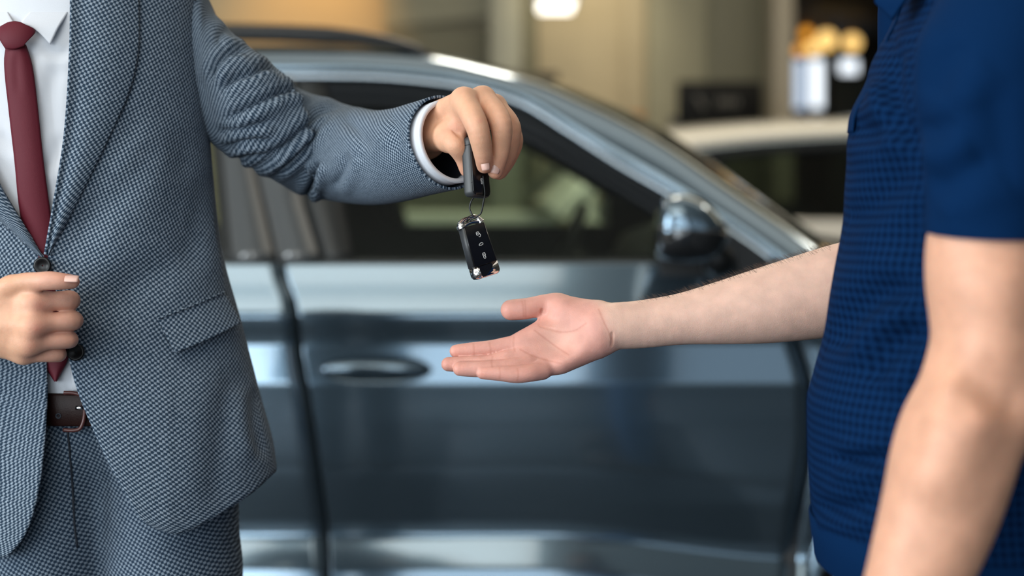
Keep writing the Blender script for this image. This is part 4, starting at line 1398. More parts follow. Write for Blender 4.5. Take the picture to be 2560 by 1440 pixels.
G = hit(g[..., 0], g[..., 1], np.broadcast_to(lift, g.shape[:2]))
G[..., 1] -= (.006 * np.clip(1 - np.linspace(0, 1, 40) * 6, 0, 1) ** 2)[None]
grid('lapel', G, M_suit, jacket, thick=.003, offset=-1)
lapL = ([(-260, -90), (-250, 60), (-220, 200), (-140, 370), (-50, 510), (50, 600), (104, 646)], [(-126, -90), (-106, 100), (-56, 330), (2, 464), (60, 560), (108, 640)], [(-260, -90), (-190, -90), (-126, -90)], [(104, 646), (106, 643), (108, 640)])
g = coons(*lapL, 90, 40)
G = hit(g[..., 0], g[..., 1], np.broadcast_to(lift - .004, g.shape[:2]))
grid('lapel', G, M_suit, jacket, thick=.003, offset=-1)
# pocket flap, raised, its upper edge stitched down
g = coons([(396, 796), (414, 838), (440, 881)], [(563, 729), (586, 768), (605, 806)], [(396, 796), (480, 764), (563, 729)], [(440, 881), (520, 848), (605, 806)], 24, 40)
v = np.linspace(0, 1, 24)[:, None]
G = hit(g[..., 0], g[..., 1], np.broadcast_to(.003 + .011 * v, g.shape[:2]))
flap = grid('pocket_flap', G, M_suit, jacket, thick=.004, offset=-1)
st_ = spline([(396, 796), (480, 764), (563, 729)], 60)
tube('flap_stitching', hit(st_[:, 0], st_[:, 1], .0055), .0013, M_suit, jacket, n=8)
# sleeve-head seam and front dart, as shallow welts
sm = spline([(483, -60), (488, 0), (504, 130), (516, 250), (524, 350)], 60)
tube('armhole_seam', hit(sm[:, 0], sm[:, 1], .0006), .0016, M_lining, jacket, n=6)

def button(px, py, lift, parent, r=.0098):
    c = hit(px, py, lift)
    b = lathe('button', [(.001, -.0012), (r * .55, -.0014), (r * .8, -.0030), (r, -.0026), (r * 1.02, 0), (r * .9, .002), (.001, .002)], M_button, c, axis='y', n=28, parent=parent)
    return b
button(107, 664, .010, jacket)
button(190, 880, .012, jacket, .0098)

# --- sleeve of the arm that holds out the keys
SL = [((452, -90), (512, 310), 1.778), ((502, -24), (528, 345), 1.775), ((524, 30), (540, 360), 1.775), ((560, 68), (562, 375), 1.778), ((607, 112), (612, 399), 1.788), ((655, 157), (667, 433), 1.80), ((704, 196), (720, 463), 1.815), ((757, 230), (770, 486), 1.828), ((812, 252), (822, 495), 1.826), ((870, 272), (880, 503), 1.80), ((930, 282), (945, 506), 1.76), ((985, 277), (1010, 497), 1.712), ((1035, 262), (1082, 480), 1.665), ((1082, 247), (1152, 465), 1.628)]
tops = spline([P(*a, Y) for a, b, Y in SL], 170)
bots = spline([P(*b, Y) for a, b, Y in SL], 170)
cen = .5 * (tops + bots); ha = .5 * (tops - bots)
T_ = np.gradient(cen, axis=0); T_[:, 1] *= smooth01((np.arange(170) - 14) / 50); T_ /= np.linalg.norm(T_, axis=1, keepdims=True)
def sleeve_ring(i, grow=0.0, shift_=0.0, n=140, asp=.92):
    a = ha[i]; la = np.linalg.norm(a)
    b = np.cross(T_[i], a / la); b /= np.linalg.norm(b)
    if b[1] > 0: b = -b
    q = np.linspace(0, 2 * math.pi, n + 1)[:-1]
    return cen[i] + T_[i] * shift_ + np.cos(q)[:, None] * a * (1 + grow / la) + np.sin(q)[:, None] * b * (la * asp * (.42 + .58 * float(smooth01(i / 48))) + grow)
G = np.array([sleeve_ring(i) for i in range(170)])
arm_folds = [([(534, 210), (541, 173), (577, 137), (622, 128)], 17, .0055), ([(552, 235), (588, 202), (632, 186), (660, 173), (690, 177), (714, 200)], 17, .0065),
             ([(555, 306), (617, 274), (668, 249), (711, 231), (747, 227), (792, 240)], 17, .007), ([(612, 416), (682, 390), (733, 346), (787, 300), (827, 278), (865, 270)], 17, .007),
             ([(680, 436), (733, 390), (780, 346), (805, 318), (850, 285)], 15, .006), ([(764, 492), (787, 444), (800, 400)], 15, .009),
             ([(545, 330), (606, 318), (680, 300)], 17, .005), ([(556, 364), (624, 346), (690, 350)], 16, .006), ([(582, 393), (650, 379), (712, 360)], 16, .006),
             ([(860, 300), (900, 330), (930, 380)], 26, .003), ([(835, 470), (860, 430), (880, 380)], 20, .004), ([(985, 285), (1000, 330), (1002, 380)], 24, .0025), ([(540, 120), (560, 80), (600, 105)], 18, .003)]
N_ = normals_of(G, True)
out = np.sign(((G - cen[:, None]) * N_).sum(-1).mean())
N_ = N_ * out
front = np.clip(-N_[..., 1] * 2.5 + .6, 0, 1)
G = G + N_ * (1.25 * creases(G, [(l_, w_ * .78, d_) for l_, w_, d_ in arm_folds]) * front)[..., None]
sv = np.concatenate([[0], np.cumsum(np.linalg.norm(np.diff(cen, axis=0), axis=1))])
circ = 2 * math.pi * np.linalg.norm(ha, axis=1) * .96
suv = np.stack(np.broadcast_arrays((((np.arange(140) - 35 + 70) % 140 - 70) / 140)[None, :] * circ[:, None] * 1.3, (sv * 1.35)[:, None]), 2)
sleeve = grid('sleeve', G, M_suit, jacket, wrap=True, thick=.003, offset=-1, uvs=suv)
# sleeve opening lining and the shirt cuff beyond it
cuff = grid('cuff', np.array([sleeve_ring(169, -.0034, d_) for k_, d_ in enumerate((-.05, -.03, -.01, .004, .0105, .0125, .0125, .0105, -.03))][:6] + [sleeve_ring(169, -.0085, d_) for d_ in (.0115, -.03)]), M_shirt, shirt, wrap=True, uv=False)

grid('sleeve_lining', np.array([sleeve_ring(i_, -.0098) for i_ in (166, 160, 150, 140, 130)]), M_lining, jacket, wrap=True, uv=False)
# --- the other sleeve (outside the frame, down to the hand on the lapel)
Z_ = [((-120, -60), 1.78, .050), ((-215, -20), 1.79, .078), ((-320, 140), 1.80, .080), ((-420, 420), 1.80, .070), ((-440, 720), 1.74, .066), ((-330, 800), 1.66, .056), ((-210, 806), 1.60, .046)]
cl = spline([P(*c, Y) for c, Y, r in Z_], 60)
rl = np.interp(np.linspace(0, 1, 60), np.linspace(0, 1, len(Z_)), [r for *_, r in Z_])
tube('sleeve', cl, rl, M_suit, jacket, n=48, caps=False)
cl2 = spline([P(-215, 806, 1.602), P(-188, 806, 1.592)], 4)
tube('cuff', cl2, [.040, .040, .039, .037], M_shirt, shirt, n=36, caps=False)

# --- trousers, belt
S = Sdf((-.72, 1.55, .05), (-.26, 1.98, 1.12), .006)
A = S.blank()
xm = -.4885
for s_ in (-1, 1):
    S.cone(A, (xm + s_ * .068, Y1, 1.0), (xm + s_ * .076, Y1, .84), .083, .079, .02, (1, 1.20, 1))
    leg = S.blank()
    S.cone(A, (xm + s_ * .0815, Y1 - .004, .86), (xm + s_ * .088, Y1, .50), .0745, .060, .012, (1, 1.22, 1))
    S.cone(A, (xm + s_ * .088, Y1, .50), (xm + s_ * .093, Y1 + .02, .09), .060, .056, .02, (1, 1.25, 1))
S.cone(A, (xm - .075, Y1, 1.06), (xm + .075, Y1, 1.06), .080, .080, .03, (1, 1.22, 1))
S.cone(A, (xm - .9, Y1, 1.165), (xm + .9, Y1, 1.165), .075, .075, .004, (1, 4, 1), cut=True)
V, Fc = S.skin(S.soften(A))
trousers = mesh('trousers', V, Fc, M_suit_t, man1)
def surf(px, py, V=V, fwd=.0):
    """front of the trousers behind a frame point"""
    qx, qy = proj(V)
    d = np.hypot(qx - px, qy - py)
    c = np.argsort(d)[:60]
    c = c[V[c, 1] < Y1]
    Y = V[c[np.argsort(d[c])[:6]], 1].mean() - fwd
    return P(px, py, Y)
fly = spline([(169, 1078), (176, 1150), (182, 1230), (186, 1310), (193, 1368)], 30)
tube('fly_seam', [surf(x, y, fwd=.0006) for x, y in fly], .0012, M_lining, trousers, n=8)
crease = spline([(300, 1290), (330, 1360), (350, 1450)], 14)
# belt: a closed band round the waist
q = np.linspace(0, 2 * math.pi, 90)[:-1]
rows = []
bd = .1105
for z, gr in ((1.0935, -.004), (1.093, 0), (1.0915, .0010), (1.075, .0016), (1.058, .0010), (1.0565, 0), (1.056, -.004)):
    rows.append(np.stack([-.503 + (.150 + gr) * np.sin(q), Y1 - (bd + gr) * np.cos(q), np.full(len(q), z)], 1))
belt = grid('belt', np.array(rows), M_leather, man1, wrap=True, uv=False)
def onbelt(px, z, gr):
    Y = Y1 - bd - gr
    for _ in range(4):
        x = (px - 1280) / F * Y
        Y = Y1 - (bd + gr) * math.sqrt(max(0, 1 - ((x + .503) / (.150 + gr)) ** 2))
    return np.array([(px - 1280) / F * Y, Y, z])
fr = [onbelt(p, z, .004) for p, z in ((160, 1.0955), (185, 1.0952), (203, 1.092), (211, 1.083), (212, 1.073), (209, 1.063), (200, 1.0545), (182, 1.0525), (158, 1.0530))]
tube('buckle', spline(fr, 40), .0022, mat('buckle_leather', (.075, .022, .02), .3), belt, n=12)
tube('buckle_prong', [onbelt(190, 1.0785, .005), onbelt(208, 1.0785, .0065)], .0026, M_steel, belt, n=12)
c = onbelt(146, 1.0685, .0016)
lathe('belt_hole', [(.0035, -.0007), (.0030, -.0013), (.0020, -.0009), (.001, .0004)], M_lining, c, axis='y', n=20, parent=belt)

# --- body: the hand with the keys
tint = lambda V, c: np.tile(c, (len(V), 1))
pc = []
HP = lambda px, py, Y: P(px, py, Y)
R_ = lambda r: r / 2280.0
S = Sdf((-.150, 1.50, 1.310), (.030, 1.76, 1.470), .0013)
palm = S.blank()
wr = (1062, 345, 1.668)
M2, M3, M4, M5 = (1159, 250, 1.588), (1207, 247, 1.604), (1236, 266, 1.628), (1252, 292, 1.652)
w2, w3, w4, w5 = (1078, 303, 1.655), (1090, 296, 1.664), (1095, 310, 1.674), (1100, 330, 1.680)
S.cone(palm, HP(950, 372, 1.76), HP(*wr), .032, .026, .01)
for w_, m_, ra, rb in ((w2, M2, .0185, .0122), (w3, M3, .0185, .0118), (w4, M4, .017, .0112), (w5, M5, .016, .0105)):
    S.cone(palm, HP(*w_), HP(*m_), ra, rb, .012)
S.cone(palm, HP(*M2), HP(*M3), .0105, .0105, .006)
S.cone(palm, HP(*M3), HP(*M4), .0105, .010, .008)
S.cone(palm, HP(*M4), HP(*M5), .010, .010, .008)
# ball of the thumb
S.cone(palm, HP(1082, 338, 1.640), HP(1122, 346, 1.603), .0195, .0135, .012)
total = palm.copy()
fingers = [
    [(M2, .0125), ((1191, 312, 1.556), .0112), ((1207, 379, 1.562), .0094), ((1211, 414, 1.576), .0078)],
    [(M3, .0120), ((1250, 302, 1.572), .0110), ((1253, 368, 1.576), .0092), ((1238, 428, 1.586), .0078)],
    [(M4, .0112), ((1276, 318, 1.604), .0104), ((1272, 376, 1.606), .0088), ((1247, 432, 1.608), .0072)],
    [(M5, .0100), ((1286, 346, 1.640), .0088), ((1274, 394, 1.640), .0076), ((1252, 432, 1.638), .0064)],
    [((1118, 345, 1.606), .0150), ((1139, 362, 1.588), .0118), ((1158, 392, 1.596), .0098), ((1167, 424, 1.600), .0080)]]
for f in fingers:
    total = np.minimum(total, blend(palm, rounded_chain(S, [(HP(*c), r * (1.02 if f is fingers[4] else 1.12)) for c, r in f]), .006))
# the web of skin between thumb and index
web = total.copy() * 0 + 1
S.cone(web, HP(1122, 335, 1.604), HP(1160, 285, 1.590), .0115, .0110, .008)
S.cone(web, HP(1130, 345, 1.602), HP(1168, 305, 1.590), .0095, .0085, .008)
h_ = np.maximum(.010 - np.abs(total - web), 0) / .010
total = np.minimum(total, web) - h_ * h_ * .0025
# creases
S.cone(total, HP(1122, 283, 1.578), HP(1150, 325, 1.578), .0022, .0045, .006, cut=True)
S.cone(total, HP(1126, 325, 1.588), HP(1160, 345, 1.578), .0006, .0012, .004, cut=True)
S.cone(total, HP(1128, 316, 1.585), HP(1155, 333, 1.575), .0005, .0010, .003, cut=True)
V, Fc = S.skin(S.soften(total, 1))
Vkeys = V
qx, qy = proj(V)
t = mixc(tint(V, TAN), np.tile(RED, (len(V), 1)), .28 * smooth01((qy - 370) / 60) + .40 * np.exp(-((qx - 1140) / 26) ** 2 - ((qy - 318) / 22) ** 2) + .5 * np.exp(-((qx - 1200) / 7) ** 2 - ((qy - 303) / 6) ** 2) + .12 * np.exp(-((qx - 1255) / 30) ** 2 - ((qy - 300) / 20) ** 2))
pc.append((V, Fc, t))

# --- the hand on the jacket edge
Q = lambda zx, zy, Y: P(zx / 4.5, 640 + zy / 4.5, Y)
r_ = lambda z: z / 4.5 / 2293.0
S = Sdf((-.93, 1.515, 1.10), (-.45, 1.66, 1.27), .0013 * 1.15)
palm = S.blank()
S.cone(palm, P(-330, 800, 1.66), P(-150, 800, 1.585), .034, .028, .01)
for a, b, ra, rb in (((-560, 610), (350, 515, 1.567), 165, 122), ((-560, 700), (345, 775, 1.562), 170, 122), ((-560, 800), (315, 980, 1.567), 165, 112), ((-560, 880), (280, 1105, 1.577), 150, 96)):
    S.cone(palm, Q(*a, 1.586), Q(*b), r_(ra), r_(rb), .014)
for a, b in (((330, 530, 1.570), (320, 770, 1.566)), ((310, 780, 1.566), (290, 980, 1.570)), ((280, 990, 1.572), (260, 1090, 1.58))):
    S.cone(palm, Q(*a), Q(*b), r_(115), r_(110), .01)
S.cone(palm, Q(-420, 560, 1.585), Q(120, 330, 1.565), r_(150), r_(105), .014)
total = palm.copy()
fingers = [
    [((360, 515, 1.567), 120), ((600, 506, 1.571), 104), ((785, 500, 1.582), 114), ((730, 520, 1.606), 90), ((560, 540, 1.616), 78)],
    [((350, 778, 1.562), 120), ((590, 745, 1.567), 104), ((818, 728, 1.579), 112), ((760, 730, 1.606), 90), ((580, 740, 1.616), 78)],
    [((320, 980, 1.567), 112), ((560, 955, 1.571), 98), ((780, 943, 1.582), 97), ((720, 950, 1.606), 84), ((560, 955, 1.616), 72)],
    [((290, 1105, 1.576), 94), ((480, 1110, 1.579), 84), ((660, 1108, 1.588), 86), ((600, 1110, 1.608), 70), ((470, 1110, 1.616), 60)],
    [((110, 330, 1.565), 100), ((270, 292, 1.562), 102), ((420, 282, 1.556), 98), ((560, 277, 1.552), 103), ((700, 285, 1.553), 92), ((818, 290, 1.557), 78)]]
for f in fingers:
    total = np.minimum(total, blend(palm, rounded_chain(S, [(Q(*c), r_(r)) for c, r in f], 26), .006))
S.ball(total, Q(400, 525, 1.562), r_(92), .016)
S.ball(total, Q(390, 790, 1.555), r_(95), .016)
S.ball(total, Q(350, 985, 1.562), r_(80), .016)
# skin folds on the thumb joint
for dx in (-22, 0, 22):
    S.cone(total, Q(555 + dx, 200, 1.535), Q(575 + dx, 330, 1.506), .0005, .0005, .002, cut=True)
V, Fc = S.skin(S.soften(total, 1))
qx, qy = proj(V)
zx, zy = qx * 4.5, (qy - 640) * 4.5
t = np.zeros(len(V))
for cx_, cy_, s_, a_ in ((450, 560, 70, .55), (420, 830, 80, .65), (360, 1010, 70, .3), (740, 240, 60, .35), (860, 310, 60, .3), (330, 1140, 80, .3)):
    t += a_ * np.exp(-((zx - cx_) / s_) ** 2 - ((zy - cy_) / s_) ** 2)
pc.append((V, Fc, mixc(mixc(tint(V, TAN), tint(V, PINK), .5 * smooth01((zx - 150) / 400)), tint(V, RED), np.clip(t * 1.2, 0, .85))))

# --- coarse remainder of the body under the clothes, neck and head
S = Sdf((-1.02, 1.55, .05), (-.02, 2.0, 1.66), .012)
A = S.blank()
S.cone(A, (-.493, Y1 + .01, 1.0), (-.55, Y1 + .01, 1.40), .085, .085, .04, (1.35, .9, 1))
for s_ in (-1, 1):
    S.cone(A, (xm + s_ * .078, Y1, .9), (xm + s_ * .088, Y1, .5), .062, .048, .03)
    S.cone(A, (xm + s_ * .088, Y1, .5), (xm + s_ * .093, Y1 + .02, .1), .048, .036, .03)
S.cone(A, (-.62, Y1 + .02, 1.48), (-.50, Y1 + .02, 1.48), .05, .05, .04)
S.cone(A, P(470, 190, 1.80), P(800, 372, 1.835), .040, .036, .02)
S.cone(A, P(800, 372, 1.835), P(1000, 372, 1.73), .035, .030, .02)
S.cone(A, P(-240, 60, 1.795), P(-410, 400, 1.80), .04, .04, .03)
S.cone(A, P(-410, 400, 1.80), P(-430, 700, 1.745), .04, .036, .03)
S.cone(A, P(-430, 700, 1.745), P(-300, 802, 1.65), .036, .032, .02)
V, Fc = S.skin(A)
pc.append((V, Fc, tint(V, TAN)))
S = Sdf((-.70, 1.60, 1.42), (-.42, 1.90, 1.70), .005)
A = S.blank()
S.cone(A, (-.562, 1.742, 1.45), (-.565, 1.757, 1.68), .066, .060, .03)
S.cone(A, (-.562, 1.725, 1.44), (-.562, 1.72, 1.49), .05, .045, .03)
S.cone(A, (-.566, 1.700, 1.585), (-.566, 1.697, 1.60), .012, .012, .03)
for s_ in (-1, 1):
    S.cone(A, (-.562 + s_ * .016, 1.676, 1.502), (-.562 + s_ * .055, 1.715, 1.60), .008, .010, .03)
V, Fc = S.skin(S.soften(A))
pc.append((V, Fc, tint(V, TAN * np.array([1, .96, .94]))))
eyes = []
hc = np.array([-.565, 1.75, 1.775])
at, Rm = head(None, hc, (.55, -.84), TAN, pc, eyes)
body1 = skin_mesh('body', pc, M_skinA, man1)
hair_cap(at, Rm, hc, M_hair, man1)
for e in eyes: eyeball(e, body1, None)
nail_on(Vkeys, 1213, 411, .14, 1, .0066, .0046, body1)
nail_on(Vkeys, 1240, 420, -.22, 1, .0062, .0050, body1)
nail(Q(805, 246, 1.5445), (1, .04, -.04), (0, -.66, .75), .0072, .0052, body1, .0006)

# --- shoes
def shoe(x, y, yaw, m, parent, sole):
    S = Sdf((-.08, -.24, 0.0), (.08, .12, .16), .004)
    A = S.blank()
    S.cone(A, (0, .04, .045), (0, -.13, .032), .042, .040, .03, (1, 1, .95))
    S.cone(A, (0, -.13, .03), (.004, -.19, .026), .040, .030, .03, (1, 1, .8))
    S.cone(A, (0, .045, .06), (0, .03, .115), .040, .044, .03)
    S.ball(A, (0, 0, -.5), (.6, .6, .512), .004, cut=True)
    V, Fc = S.skin(S.soften(A))
    c, s = math.cos(yaw), math.sin(yaw)
    T = lambda W: np.stack([x + c * W[:, 0] - s * W[:, 1], y + s * W[:, 0] + c * W[:, 1], W[:, 2]], 1)
    o = mesh('shoe', T(V), Fc, m, parent)
    ring = []
    for z in (0.0, .016):
        ring.append([(.044 * math.sin(a) * (1 + .0 * math.cos(a)), -.075 + .145 * math.cos(a), z) for a in np.linspace(0, 2 * math.pi, 33)[:-1]])
    r0, r1 = (T(np.array(r)) for r in ring)
    n = len(r0)
    mesh('sole', np.vstack([r0, r1]), [tuple(range(n)), tuple(range(2 * n - 1, n - 1, -1))] + [(i, i + n, (i + 1) % n + n, (i + 1) % n) for i in range(n)], sole, o, smooth=False)
    return o
shoe(xm - .093, Y1 + .03, .15, M_shoe, man1, M_trim)
shoe(xm + .093, Y1 + .03, -.15 + .0, M_shoe, man1, M_trim)
# ------------------------------------------------------------------ the man in the navy polo shirt
Y2 = 1.40
man2 = thing('person', 'person in a navy polo shirt and jeans reaching out an open palm', 'person', (.46, Y2, 0))
sil_y = [-140, -60, 20, 60, 100, 200, 300, 400, 560, 680, 830, 950, 1020, 1160, 1250, 1400, 1480, 1600]
sil_x = [2290, 2262, 2240, 2224, 2204, 2166, 2124, 2117, 2106, 2086, 2064, 2031, 2016, 2018, 2024, 2041, 2052, 2062]
A_y = [-140, 60, 300, 560, 1000, 1400, 1600]
A_v = [.088, .112, .132, .128, .145, .140, .14]
B_v = [.165, .180, .178, .170, .168, .170, .17]
def ring2(py, grow=0.0, n=120):
    t = (hermite(sil_y, sil_x, py) - 1280) / F
    a, b = float(hermite(A_y, A_v, py)), float(hermite(A_y, B_v, py))
    xc = t * Y2 + math.sqrt(a * a + t * t * b * b)
    q = np.linspace(0, 2 * math.pi, n + 1)[:-1]
    z = CZ - (py - HY) / F * Y2
    return np.stack([xc - (a + grow) * np.cos(q), Y2 - (b + grow) * np.sin(q), np.full(n, z)], 1), xc
rows = []
for py in np.linspace(-140, 1408, 170):
    rows.append(ring2(py)[0])
G = np.array(rows)
# shoulders close in to the neck above the frame
top, xc = ring2(-140)
nk = np.array([xc + .012, Y2, 0])
caps = []
for k, (s, dz) in enumerate(((.97, .012), (.86, .028), (.70, .042), (.52, .056), (.40, .07))):
    c = np.array([xc, Y2, 0]); r = top.copy()
    r[:, 0] = xc + .010 * k + (top[:, 0] - xc) * max(s, .62); r[:, 1] = Y2 + (top[:, 1] - Y2) * s; r[:, 2] = top[:, 2] + dz
    caps.append(r)
G = np.concatenate([np.array(caps[::-1]), G], 0)
polo_folds = [([(2205, 110), (2190, 180), (2160, 240)], 16, .003), ([(2240, 70), (2215, 150), (2195, 230)], 16, .003), ([(2090, 900), (2130, 810), (2200, 740), (2290, 720)], 44, .008), ([(2170, 960), (2230, 870), (2320, 810)], 40, .008),
              ([(2080, 1150), (2160, 1150), (2240, 1140)], 22, .006), ([(2040, 1260), (2120, 1275), (2200, 1250)], 26, .004), ([(2120, 300), (2180, 330), (2260, 300)], 34, .004), ([(2100, 560), (2180, 520), (2280, 420)], 40, .004),
              ([(2250, 100), (2235, 200), (2255, 300), (2300, 380)], 26, .007)]
N_ = normals_of(G, True)
cx = G.mean(1, keepdims=True)
N_ = N_ * np.sign(((G - cx) * N_).sum(-1).mean())
G = G + N_ * (1.5 * creases(G, polo_folds) * np.clip(-N_[..., 1] * 3 + .8, 0, 1))[..., None]
puv = np.stack(np.broadcast_arrays(np.abs(np.arange(120) - 60)[None, :] * (2 * math.pi / 120) * .158, G[:, 0, 2][:, None]), 2)
polo = grid('polo_shirt', G, M_polo, man2, wrap=True, thick=.002, offset=-1, uvs=puv)
# hem band
hem = np.array([ring2(py, g_)[0] for py, g_ in ((1296, .0012), (1300, .0028), (1350, .0030), (1404, .0030), (1412, .0020), (1413, -.003))])
grid('hem_band', hem, M_polo_plain, polo, wrap=True)
# placket along the front and collar
pl = []
for py in np.linspace(0, 330, 40):
    r, xc = ring2(py, .0014, 240)
    qx, _ = proj(r)
    i0 = int(np.argmin(qx))
    pl.append(r[[(i0 + k) % 240 for k in range(-10, 12)]])
grid('placket', np.array(pl), M_polo_plain, polo, thick=.001, offset=-1)
def wing(pts_px, name='collar'):
    l, r, t, b = pts_px
    g = coons(l, r, t, b, 14, 14)
    Y = 1.375 - .06 * np.clip((g[..., 0] - 2190) / 120, 0, 1) + .03 * np.clip(-g[..., 1] / 80, 0, 1)
    G = np.stack([(g[..., 0] - 1280) / F * Y, Y, CZ - (g[..., 1] - HY) / F * Y], -1)
    grid(name, G, M_polo_plain, polo, thick=.003, offset=0)
wing(([(2205, -70), (2192, -20), (2187, 6)], [(2310, -70), (2270, -10), (2231, 50)], [(2205, -70), (2260, -80), (2310, -70)], [(2187, 6), (2206, 24), (2231, 50)]))
G = np.array([[(.462 + .072 * math.cos(q) * s, Y2 + .075 * math.sin(q) * s, z) for q in np.linspace(0, 2 * math.pi, 41)[:-1]] for s, z in ((1.35, 1.565), (1.22, 1.59), (1.05, 1.615), (1.0, 1.625), (.98, 1.60))])
grid('collar_stand', G, M_polo_plain, polo, wrap=True, uv=False)
# near sleeve
ST = [(-190, 2475, 2690, 1.25), (-110, 2410, 2695, 1.225), (0, 2346, 2692, 1.205), (60, 2316, 2686, 1.197), (130, 2294, 2676, 1.19), (230, 2290, 2660, 1.185), (330, 2306, 2645, 1.182), (460, 2316, 2634, 1.18), (570, 2319, 2630, 1.18), (582, 2320, 2629, 1.18)]
sy_ = [s[0] for s in ST]
rows = []
for py in np.concatenate([np.linspace(-190, 540, 90), np.linspace(546, 582, 10)]):
    l, r, Y = (float(hermite(sy_, [s[k] for s in ST], py)) for k in (1, 2, 3))
    hw = (r - l) / 2 / F * Y
    c = P((l + r) / 2, py, Y)
    gr = .0012 if py > 545 else 0
    rows.append([c + ((hw + gr) * math.cos(q), (hw + gr) * 1.0 * math.sin(q), .004 * math.sin(q) * smooth01((py - 300) / 250)) for q in np.linspace(0, 2 * math.pi, 101)[:-1]])
G = np.array(rows)
N_ = normals_of(G, True); N_ = N_ * np.sign(((G - G.mean(1, keepdims=True)) * N_).sum(-1).mean())
G = G + N_ * (creases(G, [([(2320, 470), (2400, 440), (2480, 380)], 46, .005), ([(2330, 250), (2360, 170), (2420, 100)], 50, .005), ([(2300, 300), (2340, 330), (2400, 300)], 40, .004), ([(2480, 200), (2500, 350), (2490, 500)], 60, .004)]) * np.clip(-N_[..., 1] * 3 + .6, 0, 1))[..., None]
inner = (G[-1] - G[-1].mean(0)) * .93 + G[-1].mean(0)
cap = []
for k, (s, dz) in enumerate(((.08, .034), (.35, .032), (.65, .026), (.88, .014))):
    c0_ = G[0].mean(0)
    cap.append(c0_ + (G[0] - c0_) * s + np.array([.0, .05 * (1 - s), dz]))
G = np.concatenate([np.array(cap), G, [inner + (0, 0, .001)], [inner + (0, 0, .03)]], 0)
grid('sleeve', G, M_polo_plain, polo, wrap=True)
tube('hem_seam', (G[-13] - G[-13].mean(0)) * 1.004 + G[-13].mean(0), .0009, M_polo_plain, polo, n=6, closed=True)
# far sleeve
cl = spline([P(2470, -90, 1.46), P(2360, -60, 1.575), P(2345, 150, 1.61), P(2336, 420, 1.627)], 30)
tube('sleeve', cl, np.interp(np.arange(30), [0, 6, 20, 29], [.040, .066, .066, .061]), M_polo_plain, polo, n=40, caps=False)

# --- body: reaching arm and open hand
pc = []
Q2 = lambda zx, zy, dY=0.0: P(1080 + zx / 4.571, 690 + zy / 4.571, 1.600 - ((690 + zy / 4.571) - 850) / 2250 * .55 + dY)
r2 = lambda z: z / 4.571 / 2250.0
S = Sdf((-.095, 1.52, 1.085), (.46, 1.69, 1.285), .00115)
palm = S.blank()
fore = [(1500, 822, 1.600, 58), (1540, 815, 1.602, 58), (1600, 811, 1.605, 59), (1700, 798, 1.608, 63), (1800, 783, 1.612, 77), (1900, 766, 1.615, 92), (2000, 746, 1.62, 104), (2090, 726, 1.622, 112), (2190, 700, 1.625, 114), (2300, 650, 1.625, 110)]
def limb(stations, n):
    return spline([tuple(P(*s[:3])) + (s[3] / F * s[2],) for s in stations], n)
fl2 = limb(fore, 40)
for a, b in zip(fl2[:-1], fl2[1:]):
    S.cone(palm, a[:3], b[:3], a[3], b[3], .0012, (1, .86, 1))
for a, b, ra, rb in (((1930, 500), (1010, 775), 165, 102), ((1960, 600), (1000, 900), 160, 98), ((1960, 690), (1070, 1005), 150, 96), ((1950, 730), (1245, 1078), 150, 94)):
    S.cone(palm, Q2(*a), Q2(*b), r2(ra), r2(rb), .010)
S.cone(palm, Q2(1860, 445, .0), Q2(1420, 345, .004), r2(165), r2(140), .012)             # thenar
S.cone(palm, Q2(1480, 400, -.006), Q2(1640, 480, -.006), r2(120), r2(120), .014)
S.cone(palm, Q2(1840, 770, -.004), Q2(1480, 960, -.004), r2(150), r2(125), .014)          # hypothenar
S.cone(palm, Q2(1250, 560, .006), Q2(1080, 720, .004), r2(60), r2(80), .018)               # web
S.ball(palm, Q2(1420, 720, -.030), (.022, .017, .018), .014, cut=True)                      # hollow of the palm
total = palm.copy()
fingers = [
    [((1040, 775, .0), 102), ((860, 800, -.002), 92), ((680, 830, -.003), 85), ((470, 846, -.004), 78), ((275, 859, -.004), 66)],
    [((1030, 903, -.001), 97), ((840, 950, -.004), 90), ((660, 998, -.005), 85), ((420, 1006, -.006), 80), ((186, 1008, -.006), 71)],
    [((1090, 1010, -.004), 94), ((900, 1040, -.009), 86), ((740, 1058, -.011), 84), ((520, 1063, -.013), 80), ((320, 1060, -.013), 72)],
    [((1260, 1080, -.006), 92), ((1110, 1108, -.012), 88), ((960, 1124, -.014), 86), ((780, 1114, -.016), 74), ((579, 1106, -.016), 63)],
    [((1440, 345, .004), 138), ((1300, 330, .002), 116), ((1180, 352, .0), 112), ((1060, 375, -.001), 114), ((900, 388, -.001), 112)]]
for k_, f in enumerate(fingers):
    total = np.minimum(total, blend(palm, rounded_chain(S, [(Q2(*c), r2(r) * (1.05 if k_ == 4 else 1.12)) for c, r in f]), .005))
def crease_line(pts, r=.0005, d=0.0):
    r = r * 1.15
    """a crease: a line darkened in the skin tint, the widest also cut"""
    Vt = crease_line.V
    qx, qy = proj(Vt)
    W = []
    for zx, zy in pts:
        px, py = 1080 + zx / 4.571, 690 + zy / 4.571
        dd = np.hypot(qx - px, qy - py)
        c = np.argsort(dd)[:40]
        Yf = np.sort(Vt[c, 1])[:8].mean()
        W.append(P(px, py, Yf - r * .2 + d))
    crease_line.lines.append([(1080 + zx / 4.571, 690 + zy / 4.571) for zx, zy in pts])
    if r < .00075: return
    W = spline(W, 16) if len(W) > 2 else np.array(W)
    for a, b in zip(W[:-1], W[1:]):
        S.cone(total, a, b, r, r, .0016, cut=True)
crease_line.V = S.skin(total)[0]; crease_line.lines = []
crease_line([(2060, 650), (2062, 730), (2055, 800)], .0008)
crease_line([(1905, 380), (1960, 520), (2010, 620), (2050, 720)], .0006)
crease_line([(1215, 560), (1330, 600), (1480, 640), (1640, 620), (1760, 540)], .0007)
